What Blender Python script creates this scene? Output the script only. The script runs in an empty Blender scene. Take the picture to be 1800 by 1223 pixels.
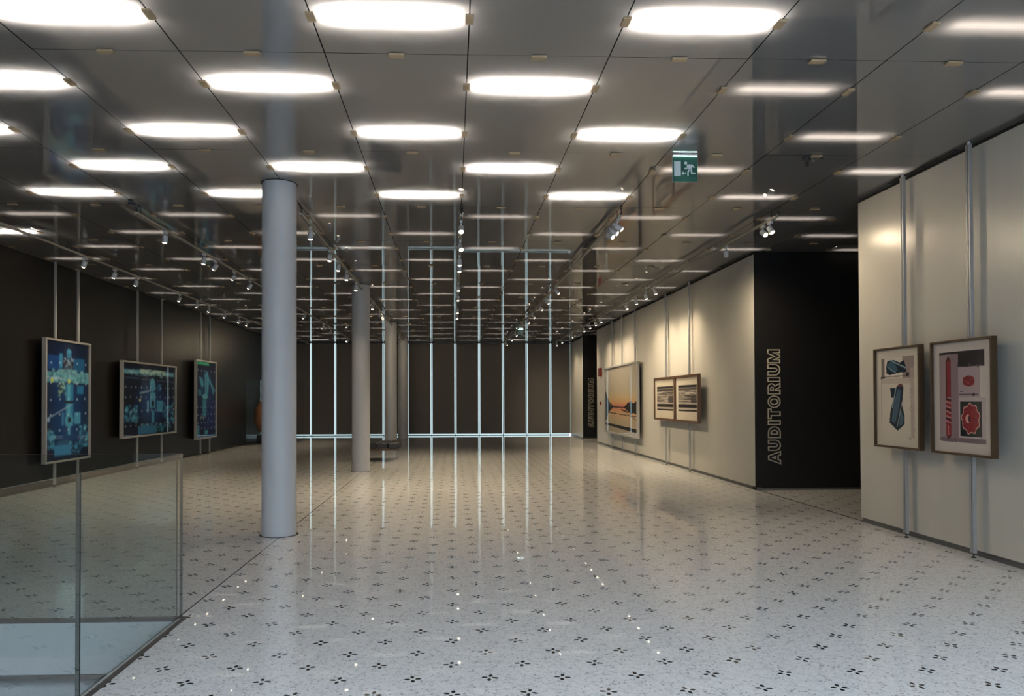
import bpy, math, random
import numpy as np
from mathutils import Vector, Matrix

random.seed(7)
S = bpy.context.scene
COL = S.collection
ZC = 3.94            # ceiling height
XL, XR = -7.05, 4.97  # left / right wall faces
YF = 30.8            # far window wall
GX0, GA = 0.110, 1.00682   # ceiling seam grid, across
GY0, GB = 4.6236, 1.01036  # ceiling light rows, in depth
def sx(i): return GX0 + i * GA
def sy(j): return GY0 + j * GB

# ------------------------------------------------------------------ camera
F_PX, CX, CY = 1282.32, 842.62, 684.99
pt, yw, rl = 0.01380, 0.03604, -0.00285
fwd = Vector((math.sin(yw) * math.cos(pt), math.cos(yw) * math.cos(pt), math.sin(pt)))
right = Vector((math.cos(yw), -math.sin(yw), 0))
up = right.cross(fwd)
r2 = right * math.cos(rl) + up * math.sin(rl)
u2 = -right * math.sin(rl) + up * math.cos(rl)
cam = bpy.data.cameras.new('camera')
camo = bpy.data.objects.new('camera', cam)
COL.objects.link(camo)
M = Matrix((r2, u2, -fwd)).transposed().to_4x4()
M.translation = Vector((0, 0, 1.5))
camo.matrix_world = M
cam.sensor_fit = 'HORIZONTAL'
cam.sensor_width = 36
cam.lens = F_PX / 1800 * 36
cam.shift_x = (900 - CX) / 1800
cam.shift_y = (CY - 611.5) / 1800
cam.clip_start = 0.05
cam.clip_end = 200
S.camera = camo

# ------------------------------------------------------------------ light levels, world, exposure
SKY = 15.0
TUBE = 140.0
DIM = 0.1
SPOT = 420.0
S.view_settings.view_transform = 'Standard'
S.view_settings.look = 'None'
S.view_settings.gamma = 1
S.view_settings.exposure = 0.0
S.view_settings.use_curve_mapping = False
w = bpy.data.worlds.new('world')
S.world = w
w.use_nodes = True
w.node_tree.nodes['Background'].inputs[0].default_value = (0.78, 0.88, 1.0, 1)
w.node_tree.nodes['Background'].inputs[1].default_value = SKY
S.cycles.use_denoising = True
S.cycles.max_bounces = 8
S.cycles.diffuse_bounces = 4
S.cycles.glossy_bounces = 5
S.cycles.transmission_bounces = 6
S.cycles.transparent_max_bounces = 16
S.cycles.caustics_reflective = False
S.cycles.caustics_refractive = False
S.cycles.sample_clamp_indirect = 4.0
S.cycles.blur_glossy = 0.0

# portal over the daylight windows behind the camera
pl = bpy.data.lights.new('portal', 'AREA')
pl.shape = 'RECTANGLE'
pl.size, pl.size_y = 15.6, 3.1
pl.cycles.is_portal = True
plo = bpy.data.objects.new('daylight_portal', pl)
COL.objects.link(plo)
plo.location = (1.0, -6.1, 2.1)
plo.rotation_euler = (math.radians(-90), 0, math.pi)

pl2 = pl.copy(); pl2.size, pl2.size_y = 12.1, 5.1  # samples daylight through the added skylight
plo2 = bpy.data.objects.new('added_skylight_portal', pl2)
COL.objects.link(plo2)
plo2.location = (3.15, -3.6, 4.33)

# ------------------------------------------------------------------ helpers
def lin(r, g, b):
    f = lambda c: (c / 255 / 12.92) if c / 255 <= 0.04045 else ((c / 255 + 0.055) / 1.055) ** 2.4
    return (f(r), f(g), f(b), 1)

def mat(name):
    m = bpy.data.materials.new(name)
    m.use_nodes = True
    nt = m.node_tree
    return m, nt, nt.nodes, nt.links, nt.nodes['Principled BSDF']

def simple(name, col, rough=0.5, metal=0.0, spec=0.5, coat=0.0, noise=0.0, scale=20.0):
    m, nt, N, L, b = mat(name)
    b.inputs['Roughness'].default_value = rough
    b.inputs['Metallic'].default_value = metal
    b.inputs['Specular IOR Level'].default_value = spec
    b.inputs['Coat Weight'].default_value = coat
    b.inputs['Coat Roughness'].default_value = 0.03
    if noise:
        t = N.new('ShaderNodeTexNoise'); t.inputs['Scale'].default_value = scale
        t.inputs['Detail'].default_value = 4
        tc = N.new('ShaderNodeTexCoord'); L.new(tc.outputs['Object'], t.inputs['Vector'])
        mx = N.new('ShaderNodeMix'); mx.data_type = 'RGBA'
        mx.inputs[6].default_value = tuple(c * (1 - noise) for c in col[:3]) + (1,)
        mx.inputs[7].default_value = tuple(min(1, c * (1 + noise)) for c in col[:3]) + (1,)
        L.new(t.outputs['Fac'], mx.inputs[0]); L.new(mx.outputs[2], b.inputs['Base Color'])
    else:
        b.inputs['Base Color'].default_value = col
    return m

def emit(name, col, strength):
    m = bpy.data.materials.new(name); m.use_nodes = True
    N, L = m.node_tree.nodes, m.node_tree.links
    N.clear()
    e = N.new('ShaderNodeEmission'); e.inputs[0].default_value = tuple(col[:3]) + (1,); e.inputs[1].default_value = strength
    o = N.new('ShaderNodeOutputMaterial'); L.new(e.outputs[0], o.inputs[0])
    return m

class MB:
    """collects shapes, builds ONE mesh"""
    def __init__(s): s.v = []; s.f = []; s.m = []
    def face(s, pts, mi=0):
        n = len(s.v); s.v += [tuple(p) for p in pts]; s.f.append(tuple(range(n, n + len(pts)))); s.m.append(mi)
    def box(s, x0, x1, y0, y1, z0, z1, mi=0, skip=()):
        n = len(s.v)
        s.v += [(x, y, z) for z in (z0, z1) for y in (y0, y1) for x in (x0, x1)]
        F = {'-z': (0, 2, 3, 1), '+z': (4, 5, 7, 6), '-y': (0, 1, 5, 4), '+y': (2, 6, 7, 3), '-x': (0, 4, 6, 2), '+x': (1, 3, 7, 5)}
        for k, q in F.items():
            if k in skip: continue
            s.f.append(tuple(n + i for i in q)); s.m.append(mi)
        return s
    def bbox(s, x0, x1, y0, y1, z0, z1, b=0.004, mi=0):
        """box with chamfered edges along every axis"""
        b = min(b, (x1 - x0) / 2.2, (y1 - y0) / 2.2, (z1 - z0) / 2.2)
        n = len(s.v)
        idx = {}
        for ix, X in enumerate((x0, x1)):
            for iy, Y in enumerate((y0, y1)):
                for iz, Z in enumerate((z0, z1)):
                    sxn, syn, szn = (1 - 2 * ix), (1 - 2 * iy), (1 - 2 * iz)
                    for a in range(3):
                        p = [X + sxn * b, Y + syn * b, Z + szn * b]
                        p[a] = (X, Y, Z)[a]
                        idx[(ix, iy, iz, a)] = len(s.v); s.v.append(tuple(p))
        def q(*k): s.f.append(tuple(idx[i] for i in k)); s.m.append(mi)
        for o in (0, 1):
            a = [(0, 0), (1, 0), (1, 1), (0, 1)]
            r = (lambda L: L) if o else (lambda L: L[::-1])
            q(*r([(o, i, j, 0) for i, j in a]))
            q(*r([(i, o, j, 1) for i, j in a][::-1]))
            q(*r([(i, j, o, 2) for i, j in a]))
        for i in (0, 1):
            for j in (0, 1):
                fl = (i ^ j)
                r = (lambda L: L[::-1]) if fl else (lambda L: L)
                q(*r([(i, j, 0, 0), (i, j, 1, 0), (i, j, 1, 1), (i, j, 0, 1)]))
                q(*r([(i, 0, j, 2), (i, 1, j, 2), (i, 1, j, 0), (i, 0, j, 0)]))
                q(*r([(0, i, j, 1), (1, i, j, 1), (1, i, j, 2), (0, i, j, 2)]))
        for i in (0, 1):
            for j in (0, 1):
                for k in (0, 1):
                    q(*[(i, j, k, a) for a in ((0, 1, 2) if (i ^ j ^ k) else (2, 1, 0))])
        return s
    def lathe(s, prof, c=(0, 0, 0), seg=24, mi=0, cap=True, M=None):
        n = len(s.v); k = len(prof)
        for t in range(seg):
            a = 2 * math.pi * t / seg
            for r, z in prof:
                p = Vector((r * math.cos(a), r * math.sin(a), z))
                if M is not None: p = M @ p
                s.v.append((p.x + c[0], p.y + c[1], p.z + c[2]))
        for t in range(seg):
            u = (t + 1) % seg
            for j in range(k - 1):
                s.f.append((n + t * k + j, n + u * k + j, n + u * k + j + 1, n + t * k + j + 1)); s.m.append(mi)
        if cap:
            s.f.append(tuple(n + t * k for t in range(seg))[::-1]); s.m.append(mi)
            s.f.append(tuple(n + t * k + k - 1 for t in range(seg))); s.m.append(mi)
        return s
    def tube(s, path, r, seg=8, closed=False, mi=0):
        P = [Vector(p) for p in path]; n0 = len(s.v); n = len(P)
        for i, p in enumerate(P):
            a = P[(i - 1) % n] if (closed or i > 0) else p
            b = P[(i + 1) % n] if (closed or i < n - 1) else p
            d = (b - a).normalized()
            ref = Vector((0, 0, 1)) if abs(d.z) < 0.9 else Vector((1, 0, 0))
            e1 = d.cross(ref).normalized(); e2 = d.cross(e1)
            for t in range(seg):
                an = 2 * math.pi * t / seg
                q = p + (e1 * math.cos(an) + e2 * math.sin(an)) * r
                s.v.append(tuple(q))
        for i in range(n if closed else n - 1):
            j = (i + 1) % n
            for t in range(seg):
                u = (t + 1) % seg
                s.f.append((n0 + i * seg + t, n0 + i * seg + u, n0 + j * seg + u, n0 + j * seg + t)); s.m.append(mi)
        if not closed:
            s.f.append(tuple(n0 + t for t in range(seg))[::-1]); s.m.append(mi)
            s.f.append(tuple(n0 + (n - 1) * seg + t for t in range(seg))); s.m.append(mi)
        return s
    def build(s, name, mats, parent=None, smooth=False, recalc=False):
        me = bpy.data.meshes.new(name)
        me.from_pydata(s.v, [], s.f)
        for m in (mats if isinstance(mats, (list, tuple)) else [mats]): me.materials.append(m)
        if any(s.m): me.polygons.foreach_set('material_index', s.m)
        if smooth: me.polygons.foreach_set('use_smooth', [True] * len(me.polygons))
        me.update()
        if smooth:
            me.set_sharp_from_angle(angle=math.radians(40))
        o = bpy.data.objects.new(name, me)
        COL.objects.link(o)
        if parent is not None: o.parent = parent
        return o

def tag(o, label, cat, group=None, kind=None):
    o['label'] = label; o['category'] = cat
    if group: o['group'] = group
    if kind: o['kind'] = kind
    return o
def structure(o, label=None):
    o['kind'] = 'structure'
    if label: o['label'] = label
    return o
def empty(name, loc, rz=0.0):
    o = bpy.data.objects.new(name, None); COL.objects.link(o)
    o.location = loc; o.rotation_euler = (0, 0, rz); o.empty_display_size = 0.1
    return o
ORD = ['first', 'second', 'third', 'fourth', 'fifth', 'sixth', 'seventh', 'eighth', 'ninth', 'tenth', 'eleventh', 'twelfth',
       'thirteenth', 'fourteenth', 'fifteenth', 'sixteenth', 'seventeenth', 'eighteenth', 'nineteenth', 'twentieth',
       'twenty-first', 'twenty-second', 'twenty-third', 'twenty-fourth', 'twenty-fifth', 'twenty-sixth', 'twenty-seventh', 'twenty-eighth',
       'twenty-ninth', 'thirtieth', 'thirty-first', 'thirty-second']

# ------------------------------------------------------------------ materials
def m_floor():
    m, nt, N, L, b = mat('terrazzo_floor')
    def math_(op, a, c=None, clamp=False):
        n = N.new('ShaderNodeMath'); n.operation = op; n.use_clamp = clamp
        for i, x in enumerate((a, c)):
            if x is None: continue
            if isinstance(x, (int, float)): n.inputs[i].default_value = x
            else: L.new(x, n.inputs[i])
        return n.outputs[0]
    tc = N.new('ShaderNodeTexCoord')
    sep = N.new('ShaderNodeSeparateXYZ'); L.new(tc.outputs['Object'], sep.inputs[0])
    X, Y = sep.outputs[0], sep.outputs[1]
    s = 0.40487; d = s / math.sqrt(2); h = math.sqrt(0.5)
    px = math_('SUBTRACT', X, 0.39192); py = math_('SUBTRACT', Y, 3.75122)
    u = math_('MULTIPLY', math_('ADD', px, py), h / d); v = math_('MULTIPLY', math_('SUBTRACT', py, px), h / d)
    iu, iv = math_('ROUND', u), math_('ROUND', v)
    fu = math_('MULTIPLY', math_('SUBTRACT', u, iu), d); fv = math_('MULTIPLY', math_('SUBTRACT', v, iv), d)
    # back to room axes
    lx = math_('MULTIPLY', math_('SUBTRACT', fu, fv), h); ly = math_('MULTIPLY', math_('ADD', fu, fv), h)
    # a little jitter per flower
    cmb = N.new('ShaderNodeCombineXYZ'); L.new(iu, cmb.inputs[0]); L.new(iv, cmb.inputs[1])
    wn = N.new('ShaderNodeTexWhiteNoise'); wn.noise_dimensions = '2D'; L.new(cmb.outputs[0], wn.inputs['Vector'])
    ws = N.new('ShaderNodeSeparateColor'); L.new(wn.outputs['Color'], ws.inputs[0])
    jx = math_('MULTIPLY', math_('SUBTRACT', ws.outputs[0], 0.5), 0.014)
    jy = math_('MULTIPLY', math_('SUBTRACT', ws.outputs[1], 0.5), 0.014)
    lx = math_('ADD', lx, jx); ly = math_('ADD', ly, jy)
    # slight rotation of each flower
    rot = math_('MULTIPLY', math_('SUBTRACT', ws.outputs[2], 0.5), 0.55)
    c_, s_ = math_('COSINE', rot), math_('SINE', rot)
    rx = math_('SUBTRACT', math_('MULTIPLY', lx, c_), math_('MULTIPLY', ly, s_))
    ry = math_('ADD', math_('MULTIPLY', lx, s_), math_('MULTIPLY', ly, c_))
    # wobble makes the chips irregular
    nz = N.new('ShaderNodeTexNoise'); nz.inputs['Scale'].default_value = 38; nz.inputs['Detail'].default_value = 1
    L.new(tc.outputs['Object'], nz.inputs['Vector'])
    nsep = N.new('ShaderNodeSeparateColor'); L.new(nz.outputs['Color'], nsep.inputs[0])
    rx = math_('ADD', rx, math_('MULTIPLY', math_('SUBTRACT', nsep.outputs[0], 0.5), 0.012))
    ry = math_('ADD', ry, math_('MULTIPLY', math_('SUBTRACT', nsep.outputs[1], 0.5), 0.012))
    ax, ay = math_('ABSOLUTE', rx), math_('ABSOLUTE', ry)
    mx_ = math_('MAXIMUM', ax, ay); mn_ = math_('MINIMUM', ax, ay)
    e = math_('ADD', math_('POWER', math_('DIVIDE', math_('SUBTRACT', mx_, 0.029), 0.0165), 2.0),
              math_('POWER', math_('DIVIDE', mn_, 0.0105), 2.0))
    petal = math_('LESS_THAN', e, 1.0)
    # terrazzo ground: fine grey chips in light cement
    vo = N.new('ShaderNodeTexVoronoi'); vo.inputs['Scale'].default_value = 95; L.new(tc.outputs['Object'], vo.inputs['Vector'])
    vs = N.new('ShaderNodeSeparateColor'); L.new(vo.outputs['Color'], vs.inputs[0])
    rmp = N.new('ShaderNodeValToRGB'); L.new(vs.outputs[0], rmp.inputs[0])
    el = rmp.color_ramp.elements
    el[0].position = 0.0; el[0].color = (0.38, 0.38, 0.38, 1); el[1].position = 1.0; el[1].color = (0.80, 0.80, 0.79, 1)
    for p_, c0 in ((0.05, 0.46), (0.09, 0.68), (0.5, 0.74)):
        q = el.new(p_); q.color = (c0, c0, c0 * 0.99, 1)
    n2 = N.new('ShaderNodeTexNoise'); n2.inputs['Scale'].default_value = 22; n2.inputs['Detail'].default_value = 6
    L.new(tc.outputs['Object'], n2.inputs['Vector'])
    r2_ = N.new('ShaderNodeValToRGB'); L.new(n2.outputs['Fac'], r2_.inputs[0])
    r2_.color_ramp.elements[0].position = 0.33; r2_.color_ramp.elements[0].color = (0.86, 0.86, 0.87, 1)
    r2_.color_ramp.elements[1].position = 0.5; r2_.color_ramp.elements[1].color = (1, 1, 1, 1)
    mul = N.new('ShaderNodeMix'); mul.data_type = 'RGBA'; mul.blend_type = 'MULTIPLY'; mul.inputs[0].default_value = 1
    L.new(rmp.outputs[0], mul.inputs[6]); L.new(r2_.outputs[0], mul.inputs[7])
    # movement joints between the terrazzo fields
    j1 = math_('LESS_THAN', math_('ABSOLUTE', math_('SUBTRACT', X, -1.905)), 0.006)
    j2 = math_('MULTIPLY', math_('LESS_THAN', math_('ABSOLUTE', math_('SUBTRACT', Y, 8.12)), 0.004), 0.4)
    j3 = math_('MULTIPLY', math_('LESS_THAN', math_('ABSOLUTE', math_('SUBTRACT', X, 5.02)), 0.012),
               math_('GREATER_THAN', Y, 5.0))
    jj = math_('MAXIMUM', math_('MAXIMUM', j1, j2), j3)
    mA = N.new('ShaderNodeMix'); mA.data_type = 'RGBA'; L.new(jj, mA.inputs[0]); L.new(mul.outputs[2], mA.inputs[6]); mA.inputs[7].default_value = (0.05, 0.045, 0.04, 1)
    mB = N.new('ShaderNodeMix'); mB.data_type = 'RGBA'; L.new(petal, mB.inputs[0]); L.new(mA.outputs[2], mB.inputs[6]); mB.inputs[7].default_value = (0.016, 0.015, 0.013, 1)
    L.new(mB.outputs[2], b.inputs['Base Color'])
    b.inputs['Roughness'].default_value = 0.022
    b.inputs['IOR'].default_value = 1.64
    # the polish is not perfectly flat
    n3 = N.new('ShaderNodeTexNoise'); n3.inputs['Scale'].default_value = 1.3; n3.inputs['Detail'].default_value = 1
    L.new(tc.outputs['Object'], n3.inputs['Vector'])
    bm = N.new('ShaderNodeBump'); bm.inputs['Distance'].default_value = 0.0006; bm.inputs['Strength'].default_value = 1
    L.new(n3.outputs['Fac'], bm.inputs['Height']); L.new(bm.outputs[0], b.inputs['Normal'])
    return m

def m_ceiling():
    """translucent grey glass, polished underside"""
    m = bpy.data.materials.new('ceiling_glass'); m.use_nodes = True
    nt = m.node_tree; N, L = nt.nodes, nt.links; N.clear()
    o = N.new('ShaderNodeOutputMaterial')
    tr = N.new('ShaderNodeBsdfTranslucent'); tr.inputs[0].default_value = (0.50, 0.475, 0.45, 1)
    df = N.new('ShaderNodeBsdfDiffuse'); df.inputs[0].default_value = (0.165, 0.157, 0.150, 1)
    gl = N.new('ShaderNodeBsdfGlossy'); gl.inputs['Roughness'].default_value = 0.002; gl.inputs[0].default_value = (1, 1, 1, 1)
    ad = N.new('ShaderNodeAddShader'); L.new(tr.outputs[0], ad.inputs[0]); L.new(df.outputs[0], ad.inputs[1])
    fr = N.new('ShaderNodeFresnel'); fr.inputs[0].default_value = 2.6
    mx = N.new('ShaderNodeMixShader'); L.new(fr.outputs[0], mx.inputs[0]); L.new(ad.outputs[0], mx.inputs[1]); L.new(gl.outputs[0], mx.inputs[2])
    tc = N.new('ShaderNodeTexCoord'); ge = N.new('ShaderNodeNewGeometry')
    n3 = N.new('ShaderNodeTexNoise'); n3.inputs['Scale'].default_value = 0.9; n3.inputs['Detail'].default_value = 1
    L.new(ge.outputs['Position'], n3.inputs['Vector'])
    bm = N.new('ShaderNodeBump'); bm.inputs['Distance'].default_value = 0.00028
    L.new(n3.outputs['Fac'], bm.inputs['Height'])
    for q in (gl, fr): L.new(bm.outputs[0], q.inputs['Normal'])
    L.new(mx.outputs[0], o.inputs[0])
    return m

def m_glass(name='clear_glass', tint=(0.90, 0.94, 0.93), k=1.6):
    m = bpy.data.materials.new(name); m.use_nodes = True
    nt = m.node_tree; N, L = nt.nodes, nt.links; N.clear()
    o = N.new('ShaderNodeOutputMaterial')
    t = N.new('ShaderNodeBsdfTransparent'); t.inputs[0].default_value = tuple(tint) + (1,)
    g = N.new('ShaderNodeBsdfGlossy'); g.inputs['Roughness'].default_value = 0.0; g.inputs[0].default_value = (1, 1, 1, 1)
    f = N.new('ShaderNodeFresnel'); f.inputs[0].default_value = 1.5
    ge = N.new('ShaderNodeNewGeometry')
    a = N.new('ShaderNodeMath'); a.operation = 'SUBTRACT'; a.inputs[0].default_value = 1; L.new(ge.outputs['Backfacing'], a.inputs[1])
    b = N.new('ShaderNodeMath'); b.operation = 'MULTIPLY'; L.new(f.outputs[0], b.inputs[0]); L.new(a.outputs[0], b.inputs[1])
    c = N.new('ShaderNodeMath'); c.operation = 'MULTIPLY'; c.use_clamp = True; c.inputs[1].default_value = k; L.new(b.outputs[0], c.inputs[0])
    x = N.new('ShaderNodeMixShader'); L.new(c.outputs[0], x.inputs[0]); L.new(t.outputs[0], x.inputs[1]); L.new(g.outputs[0], x.inputs[2])
    L.new(x.outputs[0], o.inputs[0])
    return m

def m_wall(name, col, rough, var=0.06, bump=0.0008, spec=0.5):
    m, nt, N, L, b = mat(name)
    tc = N.new('ShaderNodeTexCoord')
    mp = N.new('ShaderNodeMapping'); mp.inputs['Scale'].default_value = (1.2, 1.2, 0.12); L.new(tc.outputs['Object'], mp.inputs[0])
    t = N.new('ShaderNodeTexNoise'); t.inputs['Scale'].default_value = 2.0; t.inputs['Detail'].default_value = 5; L.new(mp.outputs[0], t.inputs['Vector'])
    mx = N.new('ShaderNodeMix'); mx.data_type = 'RGBA'
    mx.inputs[6].default_value = tuple(c * (1 - var) for c in col[:3]) + (1,)
    mx.inputs[7].default_value = tuple(c * (1 + var) for c in col[:3]) + (1,)
    L.new(t.outputs['Fac'], mx.inputs[0]); L.new(mx.outputs[2], b.inputs['Base Color'])
    b.inputs['Roughness'].default_value = rough
    b.inputs['Specular IOR Level'].default_value = spec
    t2 = N.new('ShaderNodeTexNoise'); t2.inputs['Scale'].default_value = 9; t2.inputs['Detail'].default_value = 3; L.new(tc.outputs['Object'], t2.inputs['Vector'])
    bm = N.new('ShaderNodeBump'); bm.inputs['Distance'].default_value = bump; L.new(t2.outputs['Fac'], bm.inputs['Height']); L.new(bm.outputs[0], b.inputs['Normal'])
    return m

FLOOR = m_floor()
CEIL = m_ceiling()
GLASS = m_glass()
VGLASS = m_glass('vitrine_glass', (0.97, 0.98, 0.98), 0.5)
WINGLASS = m_glass('window_glass', (0.24, 0.25, 0.25), 1.0)
ADDED_ROOFGLASS = m_glass('added_roof_glass', (0.9, 0.93, 0.95), 1.0)
FARGLASS = m_glass('tinted_window_glass', (0.24, 0.26, 0.25), 1.0)
WHITEWALL = m_wall('pale_wall_cladding', (0.52, 0.505, 0.46, 1), 0.30, spec=0.3)
BLACKWALL = m_wall('black_wall_cladding', (0.007, 0.006, 0.0055, 1), 0.36, 0.2, spec=0.3)
BLACKPAINT = simple('black_paint', (0.0055, 0.005, 0.005, 1), 0.55, spec=0.3)
PLENUM = simple('plenum_black', (0.004, 0.004, 0.004, 1), 0.9, spec=0.1)
PLASTER = simple('white_plaster', (0.62, 0.62, 0.64, 1), 0.6, noise=0.04, scale=3)
GAP = simple('shadow_gap', (0.006, 0.006, 0.006, 1), 0.8)
SKIRT = simple('dark_grey_skirting', (0.085, 0.085, 0.085, 1), 0.4)
COLUMN = simple('pale_column_paint', (0.52, 0.53, 0.55, 1), 0.42, noise=0.02, scale=2)
ALU = simple('brushed_aluminium', (0.55, 0.56, 0.57, 1), 0.33, metal=0.85, noise=0.06, scale=30)
ALUP = simple('aluminium_pole', (0.36, 0.37, 0.375, 1), 0.42, metal=0.4, noise=0.05, scale=12)
GROOVE = simple('dark_groove', (0.03, 0.035, 0.045, 1), 0.5)
BRONZE = simple('bronze_clip', (0.42, 0.31, 0.185, 1), 0.42, metal=0.25, noise=0.12, scale=60)
BLIND = simple('charcoal_blind_cloth', (0.17, 0.158, 0.15, 1), 0.85, spec=0.2, noise=0.08, scale=60)
MULL = simple('dark_mullion', (0.03, 0.035, 0.04, 1), 0.4)
TRACKM = simple('beige_track', (0.40, 0.37, 0.30, 1), 0.45, noise=0.03)
WHITEM = simple('white_lamp_housing', (0.62, 0.63, 0.65, 1), 0.4)
BLACKM = simple('black_cable', (0.01, 0.01, 0.012, 1), 0.4)
CHANNEL = simple('dark_steel_channel', (0.065, 0.060, 0.055, 1), 0.5, metal=0.2, noise=0.1)
EDGE = simple('glass_edge', (0.04, 0.05, 0.048, 1), 0.45, spec=0.2)
SEALM = simple('grey_glass_joint', (0.012, 0.017, 0.019, 1), 0.5, spec=0.2)
SILVER = simple('silver_frame', (0.34, 0.335, 0.32, 1), 0.42, metal=0.2, noise=0.04)
WOODD = simple('dark_brown_frame', (0.050, 0.030, 0.014, 1), 0.55, spec=0.25, noise=0.2, scale=14)
WOODM = simple('walnut_frame', (0.07, 0.034, 0.015, 1), 0.45, noise=0.25, scale=14)
MATB = simple('mat_board', (0.66, 0.63, 0.58, 1), 0.7, coat=0.8)
LEATHER = simple('black_leather', (0.014, 0.012, 0.011, 1), 0.42, noise=0.2, scale=25)
CERAMIC = simple('terracotta_glaze', (0.50, 0.22, 0.09, 1), 0.5, noise=0.25, scale=3)
REDM = simple('red_box_paint', (0.20, 0.013, 0.012, 1), 0.4)
GREEN = simple('exit_green', (0.005, 0.075, 0.05, 1), 0.3)
SIGNW = simple('exit_white', (0.72, 0.78, 0.80, 1), 0.3)
LETTERM = simple('letter_outline_metal', (0.44, 0.40, 0.32, 1), 0.45, metal=0.1)
TUBEM = emit('fluorescent_tube', (1.0, 0.955, 0.91), TUBE)
TUBED = emit('fluorescent_tube_dimmed', (1.0, 0.90, 0.82), TUBE * DIM)
LENSM = emit('spot_lens', (1.0, 0.86, 0.62), 14.0)
LENSOFF = simple('spot_lens_unlit', (0.25, 0.25, 0.24, 1), 0.2)
LEDM = emit('exit_led_bar', (0.82, 1.0, 0.95), 9.0)

# ------------------------------------------------------------------ floor, stair opening, outer shell
def build_floor():
    b = MB()
    X0, X1, Y0, Y1 = -7.3, 9.2, -6.3, 31.2
    hx0, hx1, hy0, hy1 = -5.2, -1.90, 1.2, 5.12    # the stair opening
    T = -0.37
    xs = [X0, hx0, hx1, X1]; ys = [Y0, hy0, hy1, Y1]
    for i in range(3):
        for j in range(3):
            if i == 1 and j == 1: continue
            b.face([(xs[i], ys[j], 0), (xs[i + 1], ys[j], 0), (xs[i + 1], ys[j + 1], 0), (xs[i], ys[j + 1], 0)])
            b.face([(xs[i], ys[j], T), (xs[i], ys[j + 1], T), (xs[i + 1], ys[j + 1], T), (xs[i + 1], ys[j], T)], 1)
    for (p, q) in (((X0, Y0), (X1, Y0)), ((X1, Y0), (X1, Y1)), ((X1, Y1), (X0, Y1)), ((X0, Y1), (X0, Y0)),
                   ((hx0, hy0), (hx0, hy1)), ((hx0, hy1), (hx1, hy1)), ((hx1, hy1), (hx1, hy0)), ((hx1, hy0), (hx0, hy0))):
        b.face([(p[0], p[1], T), (q[0], q[1], T), (q[0], q[1], 0), (p[0], p[1], 0)], 1)
    structure(b.build('floor', [FLOOR, PLASTER]))
build_floor()

def build_lower():
    """what shows down the stair opening: the wall under the slab and the lower floor"""
    b = MB()
    b.box(-7.3, 0.0, 5.26, 5.4, -4.0, -0.37)
    b.box(-1.7, -1.55, -2, 5.26, -4.0, -0.37)
    b.box(-7.3, -7.15, -2, 5.26, -4.0, -0.37)
    for x0, x1, z0, z1 in ((-7.3, -6.70, -4, -0.37), (-6.66, -6.5, -4, -0.37), (-6.06, -1.55, -4, -0.37), (-6.70, -6.66, -4, -3.4), (-6.5, -6.06, -4, -3.4), (-6.70, -6.66, -1.5, -0.37), (-6.5, -6.06, -1.5, -0.37)):
        b.box(x0, x1, -2.12, -2.0, z0, z1)
    structure(b.build('wall_stairwell', PLASTER))
    b = MB(); b.box(-6.72, -6.05, -2.07, -2.06, -3.42, -1.48)
    structure(b.build('window_stairwell', FARGLASS))
    b = MB(); b.box(-7.3, 0, -2, 5.4, -4.2, -4.0)
    structure(b.build('floor_lower', simple('lower_floor_stone', (0.5, 0.5, 0.5, 1), 0.3, noise=0.05)))
    b = MB(); b.box(-5.2, -1.9, 5.10, 5.119, -0.40, -0.372)
    structure(b.build('trim_stairwell', SKIRT))
build_lower()

# left wall
b = MB(); b.box(XL - 0.2, XL, -6.3, 31.2, 0, ZC + 0.36)
structure(b.build('wall_left', BLACKWALL))
b = MB(); b.box(XL, XL + 0.012, -6.3, YF, 0, 0.05)
structure(b.build('baseboard_left', GAP))

# right wall: pale blocks with dark auditorium entrances between
R1 = (8.745, 11.85); R2 = (25.04, 27.8)
b = MB()
for y0, y1 in ((2.0, R1[0]), (R1[1] + 0.02, R2[0]), (R2[1] + 0.02, YF + 0.3)):
    b.box(XR, XR + 0.10, y0, y1, 0.06, ZC - 0.045)
    b.box(XR + 0.02, 9.2, y0 + 0.0, y1, 0, ZC + 0.36, mi=1) if False else None
structure(b.build('wall_right', WHITEWALL))
b = MB()
for y0, y1 in ((2.0, R1[0]), (R1[1], R2[0]), (R2[1], YF + 0.3)):
    b.box(XR + 0.025, XR + 0.10, y0, y1 , 0, 0.06)
structure(b.build('baseboard_right', SKIRT))
b = MB()
for y0, y1 in ((2.0, R1[0]), (R1[1] + 0.02, R2[0]), (R2[1] + 0.02, YF + 0.3)):
    b.box(XR + 0.03, XR + 0.10, y0, y1, ZC - 0.045, ZC + 0.3)
structure(b.build('trim_shade_right', GAP))  # near-black strip colours in the shade of the wall-top gap
b = MB()   # black linings of the two entrances and the backs of the blocks
for a, c in (R1, R2):
    b.box(XR + 0.004, 9.2, c, c + 0.12, 0.05, ZC)          # facing the camera
    b.box(XR + 0.004, 9.2, c + 0.01, c + 0.12, 0, 0.05)
    b.box(XR + 0.10, 9.2, a - 0.12, a - 0.002, 0, ZC)
b.box(9.2, 9.4, -6.3, 31.2, 0, ZC + 0.36)
b.box(XR + 0.10, 9.2, 2.0, 2.12, 0, ZC + 0.3)
structure(b.build('wall_entrance', BLACKPAINT))
b = MB()
for a, c in (R1, R2):
    b.box(XR + 0.02, 9.2, c - 0.012, c, 0.0, 0.035)
structure(b.build('baseboard_entrance', SKIRT))
# ceiling slots beside the right wall, their dark openings painted as near-black strips
b = MB()
for y0, y1 in ((6.95, 8.05), (12.15, 13.25), (16.4, 17.3), (20.6, 21.4)):
    b.box(XR - 0.055, XR - 0.001, y0, y1, ZC - 0.012, ZC - 0.003)
structure(b.build('trim_dark_slots', GAP))

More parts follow.
